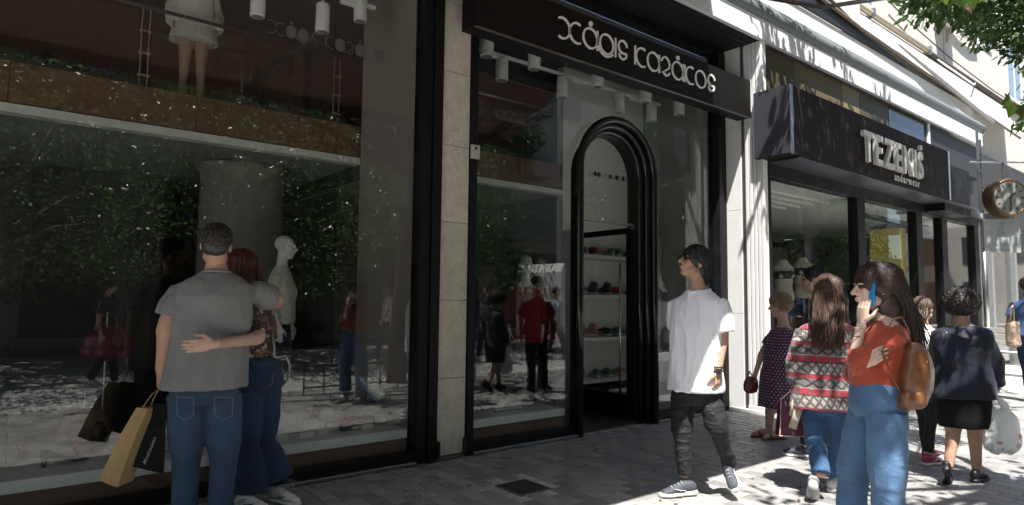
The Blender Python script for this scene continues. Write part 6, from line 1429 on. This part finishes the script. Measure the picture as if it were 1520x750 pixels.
for i, (x, y, Y, w) in enumerate(((545, 640, .25, .09), (480, 640, .25, .08), (420, 648, .25, .08), (455, 650, .22, .12))):
    p = onY(x, y, Y); t = thing('price_card', 'small white price card on the first window platform, %s' % ['by the trainers', 'left of the trainers', 'by the flared jeans', 'wider one at the front edge'][i], 'card', (p.x, Y, .2795)); obj('card', MB().box((-w/2, -.003, 0), (w/2, .003, .05)), CARD, t); obj('foot', MB().box((-w/3, .0035, 0), (w/3, .03, .003)), CARD, t)
rows2 = [(716, 610, .5, 'runner', 'grey', 'white', 10), (740, 606, .6, 'runner', 'black', 'white', 40), (765, 600, .75, 'sneaker', 'white', 'grey', -20), (790, 596, .9, 'sneaker', 'black', 'white', 30), (812, 602, .6, 'runner', 'navy', 'white', 5), (735, 620, .3, 'sneaker', 'white', 'white', 20), (775, 616, .3, 'runner', 'grey', 'white', 170)]
for i, (x, y, Y, k, u, s, rz) in enumerate(rows2):
    p = onY(x, y, Y); show_shoe(k, u, s, (p.x, Y, .281), R(rz), '%s shoe on the second window platform, %s' % (u, ['nearest the stone pillar', 'second from the pillar', 'in the middle', 'towards the back', 'nearest the arched door', 'white one at the front', 'grey one at the front facing left'][i]))
rgs = random.Random(4); k = 0
for zi, z in enumerate((.386, .926, 1.476, 1.996)):
    for xi in range(6):
        x = 6.6-.72+.24*xi+rgs.uniform(-.03, .03); u, s = rgs.choice((('white', 'blue'), ('grey', 'white'), ('black', 'white'), ('red', 'white'), ('green', 'white'), ('pink', 'white'), ('tan', 'black'), ('navy', 'white')))
        show_shoe(rgs.choice(('sneaker', 'runner', 'boot')), u, s, (x, 1.05, z+.001), R(rgs.choice((60, 75, 100, 120))), '%s shoe, %s from the pillar, %s wall shelf' % (u, ('first', 'second', 'third', 'fourth', 'fifth', 'sixth')[xi], ('bottom', 'second', 'third', 'top')[zi]), group='shoes on the wall shelves')
for i, (x, y, Y, kd, u, rz) in enumerate(((60, 705, .35, 'pump', 'black', 20), (110, 690, .5, 'pump', 'red', 50), (150, 660, .8, 'boot', 'black', 100), (200, 690, .35, 'sneaker', 'white', 15), (30, 680, .7, 'pump', 'tan', 80))):
    p = onY(x, y, Y); show_shoe(kd, u, u, (p.x, Y, .281), R(rz), '%s display shoe left of the kraft bag, %s' % (u, ['slim heeled one at the front', 'red heeled one', 'ankle boot at the back', 'low one nearest the bag', 'at the far left'][i]))
# handbags on stands in the dark left part
for i, (x, y, Y, c_) in enumerate(((125, 640, 1.0, (.10, .05, .035)), (160, 500, 1.15, (.10, .012, .03)))):
    p = onY(x, y, Y); t = thing('display_handbag', ['brown handbag on show behind the kraft bag', 'dark crimson handbag hanging on a stand in the first window'][i], 'bag', (p.x, Y, .2795))
    h = max(.02, p.z-.45); me = remesh(MB().ell((0, 0, h+.12), (.17, .07, .13)).ell((0, 0, h+.06), (.19, .08, .08)), .01, 3); wrinkle(me, .008, (9, 9, 9), i); obj('bag_body', me, M('bagleather_%d' % i, c_, .4), t)
    obj('handle', MB().tube([(-.1, 0, h+.2), (-.05, 0, h+.34), (.05, 0, h+.34), (.1, 0, h+.2)], .008, 8), M('bagleather_%d' % i, c_, .4), t, smooth=True)
    obj('stand_rod', MB().tube([(0, .09, 0), (0, .09, h+.36)], .007, 8), STEEL, t)

# dry leaves and litter on the paving
rl = random.Random(31); lm = MB(); gv, gf = leaf_geo('oval')
for i in range(150):
    x, y = rl.uniform(1.5, 10), -abs(rl.gauss(0, 1.6))-.12
    if y < -4.3: continue
    a = rl.uniform(0, 6.28); s_ = rl.uniform(.018, .045); c_, q = math.cos(a)*s_, math.sin(a)*s_; t1, t2 = rl.uniform(-.3, .3), rl.uniform(-.3, .3)
    lm.add([(x+vx*c_-vy*q, y+vx*q+vy*c_, .006+s_*(abs(vx*t1)+abs(vy*t2)+vz)) for vx, vy, vz in gv], gf)
tag(obj('fallen_leaves', lm, M('dry_leaf', (.17, .11, .05), .8, .4, 9)), 'scattered dry leaves on the paving', kind='stuff')

# trodden gum and oil spots on the paving
gm = MB()
for i in range(170):
    x, y = rl.uniform(1.2, 11), rl.uniform(-4.2, -.15); r_ = rl.uniform(.006, .022)
    gm.add([(x+r_*rl.uniform(.7, 1.2)*math.cos(2*math.pi*k/9), y+r_*rl.uniform(.7, 1.2)*math.sin(2*math.pi*k/9), .0035) for k in range(9)], [tuple(range(9))])
tag(obj('gum_spots', gm, M('gum_dark', (.06, .058, .055), .7, .3, 9)), 'dark trodden gum spots on the paving', kind='stuff')
